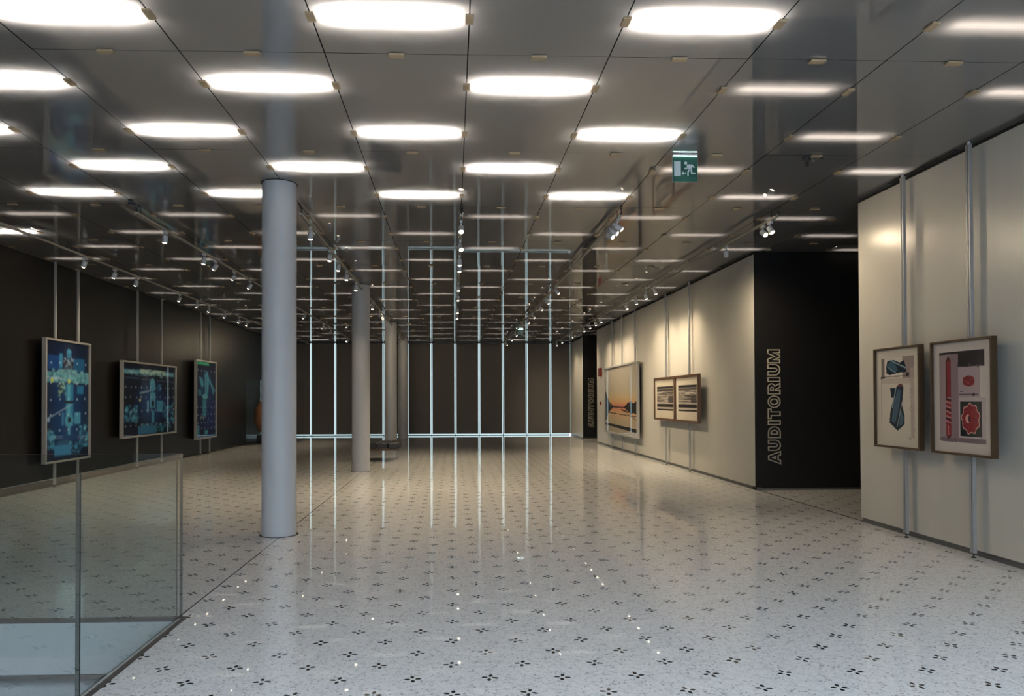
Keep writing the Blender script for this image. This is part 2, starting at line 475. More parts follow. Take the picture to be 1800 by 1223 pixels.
# ------------------------------------------------------------------ far wall: windows with blinds
wi = 0
edges = [XL] + [sx(k) - 0.012 for k in range(-6, 5)] + [XR]
for n in range(len(edges) - 1):
    a, c = edges[n], edges[n + 1]
    wi += 1
    g = MB(); g.box(a, c, YF + 0.155, YF + 0.165, 0.0, ZC)
    go = structure(g.build('window_%d' % wi, FARGLASS))
    f = MB()
    f.box(a - 0.004, a + 0.016, YF + 0.10, YF + 0.152, 0.0, ZC)
    f.box(a + 0.016, c - 0.004, YF + 0.12, YF + 0.152, -0.0, 0.018)
    f.box(a + 0.016, c - 0.004, YF + 0.12, YF + 0.152, ZC - 0.03, ZC)
    f.build('window_frame', MULL, go)
    if n in (0, len(edges) - 2): x0 = a + (0.01 if n == 0 else 0.045); x1 = c - (0.045 if n == 0 else 0.01)
    else: x0, x1 = a + 0.045, c - 0.045
    e = empty('roller_blind', ((x0 + x1) / 2, YF, 0))
    hw = (x1 - x0) / 2
    q = MB(); q.box(-hw, hw, 0.0, 0.006, 0.085, ZC - 0.05); q.build('blind_cloth', BLIND, e)
    q = MB(); q.tube([(-hw, 0.01, 0.085), (hw, 0.01, 0.085)], 0.012, 8); q.build('bottom_bar', MULL, e)
    q = MB(); q.bbox(-hw - 0.02, hw + 0.02, -0.02, 0.06, ZC - 0.06, ZC - 0.008, 0.006); q.build('headrail', MULL, e)
    tag(e, 'closed charcoal roller blind on the far window wall, %s from the left' % ORD[n], 'window blind', 'roller blinds on the far window wall')
# an upper stop above the far windows, end walls
b = MB(); b.box(XL - 0.2, 9.2, YF + 0.1, YF + 0.3, ZC, ZC + 0.36)
structure(b.build('wall_far', BLACKPAINT))

# behind the camera: tall daylight windows
b = MB()
b.box(-7.3, 9.4, -6.3, -6.12, 0, 0.55); b.box(-7.3, 9.4, -6.3, -6.12, 3.65, ZC + 0.36)
for x in (-7.3, -5.2, -3.1, -1.0, 1.1, 3.2, 5.3, 7.4, 9.1):
    b.box(x, x + 0.3, -6.3, -6.12, 0.55, 3.65)
structure(b.build('wall_behind', PLASTER))
for k, x in enumerate((-7.0, -4.9, -2.8, -0.7, 1.4, 3.5, 5.6, 7.7)):
    wi += 1
    x1 = x + (1.8 if k < 7 else 1.4)
    g = MB(); g.box(x, x1, -6.22, -6.21, 0.55, 3.65); go = structure(g.build('window_%d' % wi, WINGLASS))
    f = MB()
    f.box((x + x1) / 2 - 0.02, (x + x1) / 2 + 0.02, -6.2, -6.15, 0.55, 3.65)
    f.box(x, x1, -6.2, -6.155, 2.3, 2.34)
    f.build('window_frame', MULL, go)

# ------------------------------------------------------------------ ceiling: glass panels, glowing lights
SKX = sx(-3)
TILT = {}
def tilt(i, J):
    k = (i, J)
    if k not in TILT:
        r = random.Random(i * 911 + J * 37 + 5)
        TILT[k] = (r.uniform(-1, 1) * 0.0016, r.uniform(-1, 1) * 0.0016)
    return TILT[k]
def in_room(xc, yc):
    if xc < XR - 0.45: return True
    for a, c in (R1, R2):
        if a - 0.2 < yc < c + 0.1: return xc < 8.9
    return yc < 2.0 and xc < 8.8
LIGHTS = []
def light_at(i, j):
    if (i + j) % 2 == 0 or j < -6: return None  # rows behind the camera are unseen, added to light the near floor
    x0, x1 = sx(i) + 0.035, sx(i + 1) - 0.035
    y = sy(j)
    xc = (x0 + x1) / 2
    if i == 4 and not any(a < y < c for a, c in (R1, R2)) and y > 2: x1 = XR - 0.03
    elif not in_room(xc, y): return None
    if x0 < XL + 0.02: return None
    if x0 > SKX - 0.1 and y < -1.3: return None
    if y > YF - 0.4: return None
    return x0, x1, y - 0.19, y + 0.19
SKY_Y = sy(2 * -3 + 0.5)
def build_added_skylight():  # unseen skylight, added behind the camera to brighten the near floor
    g = MB(); g.box(SKX, 9.2, -6.12, SKY_Y - 0.02, ZC + 0.30, ZC + 0.31)
    go = structure(g.build('window_roof_added', ADDED_ROOFGLASS))
    f = MB()
    for k in range(1, 8):
        x = SKX + (9.2 - SKX) * k / 8; f.box(x - 0.03, x + 0.03, -6.12, SKY_Y - 0.02, ZC + 0.18, ZC + 0.295)
    f.build('window_frame', MULL, go)
build_added_skylight()
def build_ceiling():
    b = MB()
    for i in range(-8, 9):
        for J in range(-6, 14):      # panels two rows deep: rows 2J-1 and 2J
            x0, x1 = sx(i) + 0.0045, sx(i + 1) - 0.0045
            y0, y1 = sy(2 * J - 1.5) + 0.0025, sy(2 * J + 0.5) - 0.0025
            if y0 < -6.3: continue
            if x0 > SKX - 0.1 and y1 < -0.9: continue
            x0 = max(x0, XL - 0.02); y1 = min(y1, YF + 0.16); x1 = min(x1, 9.2)
            if x1 <= x0 or y1 <= y0: continue
            ta, tb = tilt(i, J); xc, yc = (x0 + x1) / 2, (y0 + y1) / 2
            z = lambda x, y, ta=ta, tb=tb, xc=xc, yc=yc: ZC + ta * (x - xc) + tb * (y - yc)
            holes = [h for h in (light_at(i, 2 * J - 1), light_at(i, 2 * J)) if h]
            bands = [y0]; solid = []
            cur = y0
            def quad(a0, a1, c0, c1):
                if a1 - a0 < 1e-5 or c1 - c0 < 1e-5: return
                b.face([(a0, c0, z(a0, c0)), (a0, c1, z(a0, c1)), (a1, c1, z(a1, c1)), (a1, c0, z(a1, c0))])
            for h in holes:
                quad(x0, x1, cur, h[2]); quad(x0, h[0], h[2], h[3]); quad(h[1], x1, h[2], h[3])
                cur = h[3]
                LIGHTS.append((i, 2 * J - 1 if abs(h[2] + 0.19 - sy(2 * J - 1)) < 0.1 else 2 * J, h, z))
            quad(x0, x1, cur, y1)
    structure(b.build('ceiling', CEIL))
    p = MB(); p.box(-7.3, 9.4, SKY_Y, 31.2, ZC + 0.30, ZC + 0.36); p.box(-7.3, SKX, -6.3, SKY_Y, ZC + 0.30, ZC + 0.36)
    p.box(SKX, 9.4, SKY_Y - 0.02, SKY_Y, ZC, ZC + 0.36); p.box(SKX - 0.02, SKX, -6.3, SKY_Y, ZC, ZC + 0.36)
    structure(p.build('ceiling_plenum', PLENUM))
build_ceiling()
MED = {}
def level(i, j):
    if j <= 4: return 1.0 if i <= 2 and not (i == 2) else 0.045
    if (i, j) == (-7, 6): return 1.0
    return 0.024
tm = {1.0: TUBEM}
def tube_mat(l):
    if l not in tm: tm[l] = emit('fluorescent_tube_level_%d' % int(l * 100), (1.0, 0.90, 0.82), TUBE * l)
    return tm[l]
tube_me = {}; refl_me = {}
REFL = simple('grey_lamp_trough', (0.12, 0.12, 0.12, 1), 0.5)
for i, j, h, z in sorted(LIGHTS, key=lambda q: (q[1], q[0])):
    xc, yc = (h[0] + h[1]) / 2, (h[2] + h[3]) / 2
    L_ = MB()
    L_.face([(h[0] - xc, h[2] - yc, z(h[0], h[2]) - ZC), (h[0] - xc, h[3] - yc, z(h[0], h[3]) - ZC),
             (h[1] - xc, h[3] - yc, z(h[1], h[3]) - ZC), (h[1] - xc, h[2] - yc, z(h[1], h[2]) - ZC)])
    o = L_.build('ceiling_light', CEIL); o.location = (xc, yc, ZC)
    hl = (h[1] - h[0]) / 2 - 0.10
    lv = level(i, j)
    key = (round(hl, 3), lv)
    if key not in tube_me:
        t = MB(); t.tube([(-hl, 0, 0.066), (hl, 0, 0.066)], 0.028, 8)
        to = t.build('tube', tube_mat(lv), o); tube_me[key] = to.data
    else:
        to = bpy.data.objects.new('tube', tube_me[key]); COL.objects.link(to); to.parent = o
    if hl not in refl_me:
        t = MB(); hx, hy = hl + 0.06, 0.076
        for s_ in (-1, 1):
            t.box(-hx, hx, s_ * hy - 0.002, s_ * hy + 0.002, 0.036, 0.11)
            t.box(s_ * hx - 0.002, s_ * hx + 0.002, -hy, hy, 0.036, 0.11)
        t.box(-hx, hx, -hy, hy, 0.11, 0.114)
        to = t.build('reflector', REFL, o); refl_me[hl] = to.data
    else:
        to = bpy.data.objects.new('reflector', refl_me[hl]); COL.objects.link(to); to.parent = o
    pos = i + 8
    tone = 'bright white' if lv == 1.0 else ('softly glowing' if lv == 0.045 else 'faint thin')
    tag(o, '%s oblong ceiling light, %s row from the camera, %s panel from the left wall' % (tone, ORD[j + 1], ORD[pos]) if j > -2 else
        'unseen ceiling light added behind the camera, row %s back, %s panel from the left wall' % (ORD[-j - 2], ORD[pos]),
        'ceiling light', 'ceiling lights behind the glass panels')

# bronze clips at the panel joints
def clip_mesh():
    b = MB(); b.bbox(-0.026, 0.026, -0.055, 0.055, -0.020, -0.004, 0.002)
    b.tube([(0, 0, -0.006), (0, 0, 0.05)], 0.004, 6)
    return b
CL = []
for i in range(-7, 9):
    for j in range(-1, 26):
        x, y = sx(i), sy(j)
        if in_room(x + 0.2, y) and in_room(x - 0.2, y) and XL + 0.1 < x and y < YF - 0.2:
            if i > 4 and not any(a + 0.2 < y < c - 0.1 for a, c in (R1, R2)): continue
            CL.append((y, x, 0, '%s panel joint from the left wall, %s row from the camera' % (ORD[i + 7], ORD[j + 1])))
for i in range(-7, 8):
    for J in range(0, 13):
        x, y = sx(i + 0.5), sy(2 * J + 0.5)
        if in_room(x + 0.15, y) and y < YF - 0.2:
            if i >= 4 and not any(a + 0.2 < y < c - 0.1 for a, c in (R1, R2)): continue
            CL.append((y, x, math.pi / 2, 'cross joint %s from the camera, %s panel from the left wall' % (ORD[J], ORD[i + 7])))
CL.sort(key=lambda q: q[0] * (1 + 0.02 * abs(q[1])))
c0 = None
for (y, x, r, lab) in CL[:296]:
    if c0 is None:
        c0 = clip_mesh().build('ceiling_clip', BRONZE); o = c0
    else:
        o = c0.copy(); COL.objects.link(o)
    o.location = (x, y, ZC); o.rotation_euler = (0, 0, r)
    tag(o, 'bronze clip, ' + lab, 'ceiling clip', 'bronze clips holding the ceiling panels')
b = MB()
for (y, x, r, lab) in CL[296:]:
    hx, hy = (0.026, 0.055) if r == 0 else (0.055, 0.026)
    b.box(x - hx, x + hx, y - hy, y + hy, ZC - 0.020, ZC - 0.004)
if b.v:
    tag(b.build('ceiling_clips_far', BRONZE), 'rows of tiny bronze clips on the far end of the ceiling', 'ceiling clips', kind='stuff')

# ------------------------------------------------------------------ columns
b = MB(); b.lathe([(0.19, 0.0), (0.19, ZC - 0.006)], seg=64)
for n, y in enumerate((8.27, 15.55, 23.0, 28.6)):
    e = empty('column', (-1.952, y, 0))
    if n == 0:
        sh = b.build('shaft', COLUMN, e, smooth=True)
        g = MB(); g.lathe([(0.214, 0.0), (0.214, 0.003), (0.1905, 0.003)], seg=64, cap=False)
        rb = g.build('base_ring', GAP, e)
        g = MB(); g.lathe([(0.1905, ZC - 0.006), (0.202, ZC - 0.006), (0.202, ZC - 0.002)], seg=64, cap=False)
        rt = g.build('top_ring', GAP, e)
    else:
        for q in (sh, rb, rt):
            c = q.copy(); COL.objects.link(c); c.parent = e
    lab = ['pale round column nearest the camera, standing on the floor joint', 'pale round column partly hiding the black bench',
           'warm grey round column behind the bench', 'farthest round column, lit by a warm spotlight near the far windows'][n]
    tag(e, lab, 'column', 'round columns')

# ------------------------------------------------------------------ glass balustrade round the stair opening
e = empty('glass_balustrade', (-1.885, 5.13, 0))
GT = 1.134
def pane(x0, x1, y0, y1):
    p = MB(); p.box(x0, x1, y0, y1, -0.25, GT)
    # edges (thin sides) get the green edge look
    dx, dy = x1 - x0, y1 - y0
    for k, q in enumerate(('-z', '+z', '-y', '+y', '-x', '+x')):
        thin = (q in ('-z', '+z')) or (dx > dy and q in ('-x', '+x')) or (dy > dx and q in ('-y', '+y'))
        p.m[k] = 1 if thin else 0
    return p.build('glass_panel', [GLASS, EDGE], e)
pane(-3.30, -0.026, -0.010, 0.010)
pane(-0.010, 0.010, -1.376, 0.010)
pane(-0.010, 0.010, -3.9, -1.388)
q = MB(); q.box(-0.006, 0.006, -1.3875, -1.3765, 0.0, GT - 0.002); q.build('joint_seal', SEALM, e)
q = MB(); q.box(-3.30, 0.045, -0.012, 0.030, -0.02, 0.004); q.build('channel', CHANNEL, e)
q = MB(); q.box(0.010, 0.045, -3.9, -0.0125, -0.02, 0.004); q.box(-0.022, -0.010, -3.9, -0.0125, -0.3, -0.002); q.build('channel', CHANNEL, e)
tag(e, 'frameless clear glass balustrade around the stair opening', 'balustrade')

# ------------------------------------------------------------------ artwork painting (numpy, stored as mesh colours)
class Art:
    def __init__(s, w, h, col):
        s.w, s.h = w, h; s.a = np.zeros((h, w, 3)); s.a[:] = np.array(lin(*col)[:3])
        yy, xx = np.mgrid[0:h, 0:w]; s.x = (xx + 0.5) / w; s.y = (yy + 0.5) / h
        s.r = np.random.RandomState(3)
    def put(s, m, col, al=1.0):
        m = np.clip(m, 0, 1)[..., None] * al; s.a = s.a * (1 - m) + np.array(lin(*col)[:3]) * m
    def rect(s, x0, y0, x1, y1, col, al=1.0):
        s.put(((s.x >= x0) & (s.x < x1) & (s.y >= y0) & (s.y < y1)).astype(float), col, al)
    def ell(s, cx, cy, rx, ry, col, al=1.0, soft=0.0):
        d = np.sqrt(((s.x - cx) / rx) ** 2 + ((s.y - cy) / ry) ** 2)
        s.put((d < 1).astype(float) if not soft else (1 - d) / soft, col, al)
    def line(s, x0, y0, x1, y1, wd, col, al=1.0):
        asp = s.h / s.w
        X, Y = s.x, s.y * asp; y0 *= asp; y1 *= asp
        dx, dy = x1 - x0, y1 - y0; t = np.clip(((X - x0) * dx + (Y - y0) * dy) / (dx * dx + dy * dy), 0, 1)
        d = np.hypot(X - x0 - t * dx, Y - y0 - t * dy); s.put((d < wd / 2).astype(float), col, al)
    def poly(s, pts, col, al=1.0):
        ins = np.zeros_like(s.x, bool); n = len(pts)
        for i in range(n):
            (xa, ya), (xb, yb) = pts[i], pts[(i + 1) % n]
            c = ((ya > s.y) != (yb > s.y)) & (s.x < (xb - xa) * (s.y - ya) / ((yb - ya) or 1e-9) + xa)
            ins ^= c
        s.put(ins.astype(float), col, al)
    def noise(s, x0, y0, x1, y1, n, cols, sz=0.03, al=0.7, asp=1.0):
        for _ in range(n):
            cx, cy = s.r.uniform(x0, x1), s.r.uniform(y0, y1); a, b_ = s.r.uniform(0.3, 1, 2) * sz
            s.rect(cx - a, cy - b_ * asp, cx + a, cy + b_ * asp, cols[s.r.randint(len(cols))], al * s.r.uniform(0.4, 1))
    def dots(s, ys, n, col, r=0.008):
        for y in ys:
            for k in range(n):
                s.ell((k + 0.6) / n + s.r.uniform(-.01, .01), y + s.r.uniform(-.006, .006), r, r * s.w / s.h, col)

TEAL = [(60, 125, 135), (35, 85, 105), (90, 150, 150), (20, 50, 75), (12, 30, 48)]
def art_tall():
    a = Art(96, 168, (10, 20, 34))
    a.ell(0.5, 0.45, 0.6, 0.5, (22, 56, 92), 0.8, 1.0); a.ell(0.5, 0.75, 0.55, 0.3, (18, 60, 92), 0.8, 1.0)
    a.rect(0.05, 0.12, 0.32, 0.24, (25, 65, 105), 0.8); a.rect(0.62, 0.13, 0.9, 0.25, (30, 85, 110), 0.8)
    a.rect(0.30, 0.10, 0.38, 0.22, (60, 125, 140)); a.ell(0.52, 0.09, 0.055, 0.035, (70, 140, 155)); a.rect(0.47, 0.09, 0.57, 0.14, (55, 115, 130))
    a.rect(0.4, 0.13, 0.62, 0.24, (14, 22, 32)); a.noise(0.4, 0.13, 0.62, 0.24, 40, [(150, 160, 160), (90, 60, 60), (60, 110, 120)], 0.03, 0.8, 0.4)
    a.rect(0.0, 0.255, 1.0, 0.345, (88, 138, 132)); a.rect(0.0, 0.30, 0.36, 0.325, (165, 180, 170)); a.rect(0.28, 0.235, 0.72, 0.28, (110, 150, 140))
    a.noise(0.0, 0.24, 1.0, 0.35, 130, [(60, 105, 105), (130, 165, 155), (30, 60, 65), (150, 180, 170)], 0.035, 0.7, 0.35)
    a.rect(0.13, 0.31, 0.17, 0.345, (215, 200, 40)); a.rect(0.50, 0.315, 0.55, 0.345, (215, 200, 50))
    a.noise(0.27, 0.35, 0.5, 0.46, 45, [(140, 175, 150), (60, 100, 90), (180, 190, 110)], 0.02, 0.9, 0.5)
    a.rect(0.45, 0.36, 0.62, 0.72, (45, 115, 130)); a.rect(0.49, 0.36, 0.55, 0.72, (85, 150, 155)); a.rect(0.43, 0.50, 0.64, 0.525, (12, 25, 35))
    a.ell(0.535, 0.67, 0.10, 0.055, (70, 135, 140)); a.ell(0.535, 0.665, 0.04, 0.025, (12, 30, 42))
    a.rect(0.72, 0.37, 0.88, 0.44, (40, 100, 120)); a.rect(0.66, 0.60, 0.80, 0.70, (75, 135, 145)); a.rect(0.35, 0.60, 0.42, 0.71, (50, 100, 125))
    a.rect(0.50, 0.72, 0.56, 0.79, (70, 130, 140)); a.line(0.06, 0.645, 0.6, 0.53, 0.012, (150, 165, 165)); a.ell(0.07, 0.655, 0.03, 0.018, (140, 160, 165))
    a.noise(0.0, 0.74, 0.2, 0.9, 60, TEAL, 0.04, 0.8, 0.5); a.noise(0.78, 0.72, 1.0, 0.9, 60, TEAL, 0.04, 0.8, 0.5)
    a.ell(0.42, 0.86, 0.18, 0.025, (40, 75, 95)); a.rect(0.2, 0.875, 0.58, 0.965, (50, 110, 130)); a.noise(0.55, 0.86, 0.85, 0.95, 50, TEAL, 0.03, 0.8, 0.4)
    a.dots((0.18, 0.35, 0.49, 0.62, 0.75), 5, (215, 215, 200), 0.011)
    return a
def art_wide():
    a = Art(150, 110, (10, 20, 32))
    a.ell(0.5, 0.55, 0.32, 0.4, (20, 66, 104), 0.9, 1.0); a.ell(0.78, 0.6, 0.2, 0.25, (18, 40, 80), 0.7, 1.0)
    a.rect(0.03, 0.09, 0.97, 0.15, (105, 145, 140)); a.rect(0.3, 0.075, 0.8, 0.135, (165, 180, 150)); a.noise(0.05, 0.07, 0.95, 0.17, 90, [(60, 105, 105), (160, 180, 160), (30, 50, 55)], 0.03, 0.7, 0.5)
    a.line(0.03, 0.2, 0.97, 0.23, 0.006, (70, 90, 100))
    a.ell(0.53, 0.29, 0.05, 0.1, (90, 145, 150)); a.rect(0.485, 0.28, 0.585, 0.37, (80, 140, 145)); a.rect(0.49, 0.40, 0.59, 0.62, (85, 145, 150)); a.ell(0.54, 0.56, 0.03, 0.05, (12, 25, 38))
    a.rect(0.64, 0.27, 0.71, 0.37, (45, 90, 110)); a.rect(0.62, 0.52, 0.74, 0.68, (70, 130, 140)); a.rect(0.435, 0.52, 0.46, 0.68, (120, 165, 165)); a.rect(0.52, 0.66, 0.57, 0.84, (75, 135, 145))
    a.line(0.3, 0.41, 0.5, 0.37, 0.012, (130, 150, 150)); a.line(0.76, 0.55, 0.9, 0.93, 0.02, (70, 115, 120)); a.line(0.8, 0.75, 0.97, 0.55, 0.02, (55, 95, 100))
    a.noise(0.03, 0.6, 0.26, 0.8, 70, TEAL, 0.03, 0.8, 1); a.noise(0.75, 0.6, 0.97, 0.85, 60, TEAL, 0.025, 0.8, 1); a.noise(0.3, 0.85, 0.8, 0.97, 40, TEAL, 0.03, 0.7, 1)
    a.rect(0.27, 0.87, 0.6, 0.99, (45, 100, 115)); a.dots((0.33, 0.47, 0.66, 0.86), 11, (200, 200, 180), 0.006); a.ell(0.3, 0.51, 0.014, 0.018, (230, 215, 120))
    return a
def art_slim():
    a = Art(80, 132, (10, 18, 40))
    a.ell(0.5, 0.35, 0.5, 0.3, (20, 60, 85), 0.8, 1.0); a.ell(0.7, 0.7, 0.5, 0.35, (24, 34, 80), 0.8, 1.0)
    a.rect(0.0, 0.0, 0.66, 0.045, (45, 130, 85)); a.rect(0.1, 0.008, 0.6, 0.03, (80, 170, 120))
    a.poly([(0.42, 0.18), (0.5, 0.12), (0.58, 0.14), (0.66, 0.22), (0.6, 0.42), (0.44, 0.44)], (75, 130, 135)); a.line(0.5, 0.2, 0.5, 0.42, 0.03, (25, 50, 60))
    a.poly([(0.15, 0.2), (0.32, 0.22), (0.38, 0.3), (0.3, 0.36), (0.2, 0.28)], (70, 125, 130)); a.poly([(0.1, 0.37), (0.25, 0.37), (0.28, 0.45), (0.12, 0.45)], (50, 105, 110))
    a.line(0.68, 0.26, 0.95, 0.38, 0.06, (60, 110, 115)); a.line(0.7, 0.24, 0.88, 0.42, 0.05, (70, 125, 130)); a.ell(0.45, 0.46, 0.14, 0.035, (95, 150, 145)); a.rect(0.33, 0.5, 0.52, 0.72, (55, 115, 115))
    a.noise(0.3, 0.45, 0.95, 0.9, 90, [(40, 80, 120), (90, 130, 140), (30, 40, 80)], 0.02, 0.7, 0.5); a.noise(0.2, 0.72, 0.45, 0.76, 12, [(190, 200, 150)], 0.02, 0.9, 0.6)
    a.rect(0.0, 0.83, 0.18, 1.0, (60, 115, 120)); a.rect(0.42, 0.91, 0.6, 0.97, (70, 140, 130)); a.rect(0.0, 0.96, 1, 1, (28, 60, 80)); a.dots((0.12, 0.6, 0.7, 0.8, 0.88), 6, (170, 190, 210), 0.012)
    return a
def art_sunset():
    a = Art(190, 160, (172, 160, 140))
    st = [(0.0, (165, 156, 142)), (0.35, (172, 162, 142)), (0.46, (190, 166, 120)), (0.53, (200, 152, 96)), (0.58, (196, 116, 80)), (0.605, (190, 92, 76)), (0.615, (150, 110, 100)),
          (0.63, (205, 120, 76)), (0.70, (200, 158, 108)), (0.8, (180, 160, 126)), (1.0, (166, 154, 138))]
    ys = np.array([q[0] for q in st]); cs = np.array([lin(*q[1])[:3] for q in st])
    for k in range(3): a.a[..., k] = np.interp(a.y, ys, cs[:, k])
    D = (34, 36, 38)
    a.poly([(0, 0.36), (0.035, 0.37), (0.08, 0.46), (0.15, 0.53), (0.24, 0.575), (0.31, 0.605), (0.24, 0.64), (0.13, 0.70), (0.06, 0.80), (0.0, 0.86)], D)
    a.poly([(0.63, 0.60), (0.70, 0.565), (0.74, 0.53), (0.78, 0.54), (0.81, 0.51), (0.85, 0.54), (0.9, 0.55), (0.94, 0.53), (1.0, 0.5), (1, 0.75), (0.96, 0.70), (0.88, 0.68), (0.82, 0.715), (0.76, 0.67), (0.68, 0.645)], D)
    a.line(0.24, 0.609, 0.7, 0.612, 0.012, D); a.line(0.55, 0.645, 0.75, 0.68, 0.02, D); a.line(0.12, 0.70, 1.0, 0.735, 0.012, (60, 56, 52)); a.line(0.7, 0.70, 1.0, 0.79, 0.008, (80, 72, 64))
    a.poly([(0, 0.865), (1, 0.905), (1, 0.955), (0.7, 0.94), (0, 0.90)], (30, 31, 34)); a.noise(0.5, 0.905, 1.0, 0.945, 40, [(20, 22, 24), (70, 66, 60)], 0.02, 0.7, 0.5)
    return a
def art_bands(seed):
    a = Art(140, 150, (196, 188, 172)); a.r = np.random.RandomState(seed); K = (38, 36, 40)
    x0, x1, y0, y1 = 0.10, 0.93, 0.18, 0.80
    a.rect(x0, y0, x1, y1, (120, 114, 106))
    a.rect(x0, y0, x1, y0 + 0.055, K); a.rect(x0, y0 + 0.085, x1, y0 + 0.115, K)
    for _ in range(150):
        cy = a.r.uniform(y0 + 0.13, y1 - 0.15); cx = a.r.uniform(x0, x1); l = a.r.uniform(0.02, 0.3)
        a.rect(max(x0, cx - l), cy, min(x1, cx + l), cy + a.r.uniform(0.003, 0.016), [(200, 192, 178), K, (150, 142, 132), (90, 84, 80)][a.r.randint(4)], 0.8)
    a.rect(x1 - 0.25, y0 + 0.26, x1, y1 - 0.2, (48, 46, 52), 0.85)
    a.rect(x0, y1 - 0.19, x1, y1 - 0.17, (200, 192, 178)); a.rect(x0, y1 - 0.17, x1, y1 - 0.09, K); a.rect(x0, y1 - 0.09, x1, y1 - 0.04, (170, 162, 150)); a.rect(x0, y1 - 0.04, x1, y1, K)
    return a
def art_drill_blue():
    a = Art(130, 190, (190, 184, 172)); P = (118, 106, 104)
    a.rect(0.12, 0.09, 0.20, 0.3, (110, 102, 96)); a.rect(0.2, 0.09, 0.62, 0.27, (198, 190, 180)); a.rect(0.62, 0.08, 0.88, 0.3, (135, 122, 120)); a.rect(0.12, 0.30, 0.80, 0.36, (165, 150, 146), 0.6)
    a.rect(0.115, 0.3, 0.12, 0.9, P); a.rect(0.8, 0.2, 0.88, 0.9, (160, 146, 140), 0.8); a.noise(0.78, 0.3, 0.88, 0.92, 40, [P, (180, 170, 160)], 0.02, 0.5, 0.8)
    a.line(0.11, 0.285, 0.76, 0.275, 0.010, (60, 52, 50)); a.ell(0.735, 0.265, 0.035, 0.02, (40, 34, 34)); a.ell(0.125, 0.29, 0.02, 0.014, (60, 50, 50))
    DK, MD, LT = (22, 34, 46), (52, 80, 96), (120, 142, 150)
    a.poly([(0.24, 0.18), (0.27, 0.115), (0.42, 0.11), (0.56, 0.14), (0.70, 0.2), (0.72, 0.245), (0.62, 0.24), (0.48, 0.25), (0.32, 0.265), (0.25, 0.245)], DK)
    a.poly([(0.25, 0.16), (0.33, 0.12), (0.45, 0.15), (0.52, 0.22), (0.4, 0.24), (0.3, 0.2)], MD); a.line(0.34, 0.11, 0.70, 0.20, 0.022, LT); a.line(0.26, 0.175, 0.48, 0.245, 0.012, LT); a.poly([(0.52, 0.15), (0.66, 0.12), (0.70, 0.19)], DK)
    a.poly([(0.33, 0.40), (0.46, 0.40), (0.42, 0.50), (0.36, 0.50)], DK); a.poly([(0.52, 0.37), (0.64, 0.39), (0.62, 0.52), (0.60, 0.56), (0.66, 0.68), (0.66, 0.77), (0.50, 0.84), (0.31, 0.76), (0.33, 0.65), (0.40, 0.52), (0.46, 0.40)], DK)
    a.poly([(0.50, 0.42), (0.58, 0.42), (0.54, 0.60), (0.44, 0.77), (0.36, 0.74), (0.40, 0.6)], MD); a.poly([(0.56, 0.60), (0.64, 0.70), (0.62, 0.77), (0.54, 0.79)], (60, 88, 100)); a.line(0.47, 0.40, 0.38, 0.60, 0.02, LT); a.line(0.60, 0.56, 0.49, 0.8, 0.014, LT)
    a.ell(0.57, 0.375, 0.06, 0.016, (90, 50, 56)); a.ell(0.77, 0.905, 0.012, 0.008, (50, 40, 40)); a.line(0.12, 0.9, 0.8, 0.9, 0.006, P)
    return a
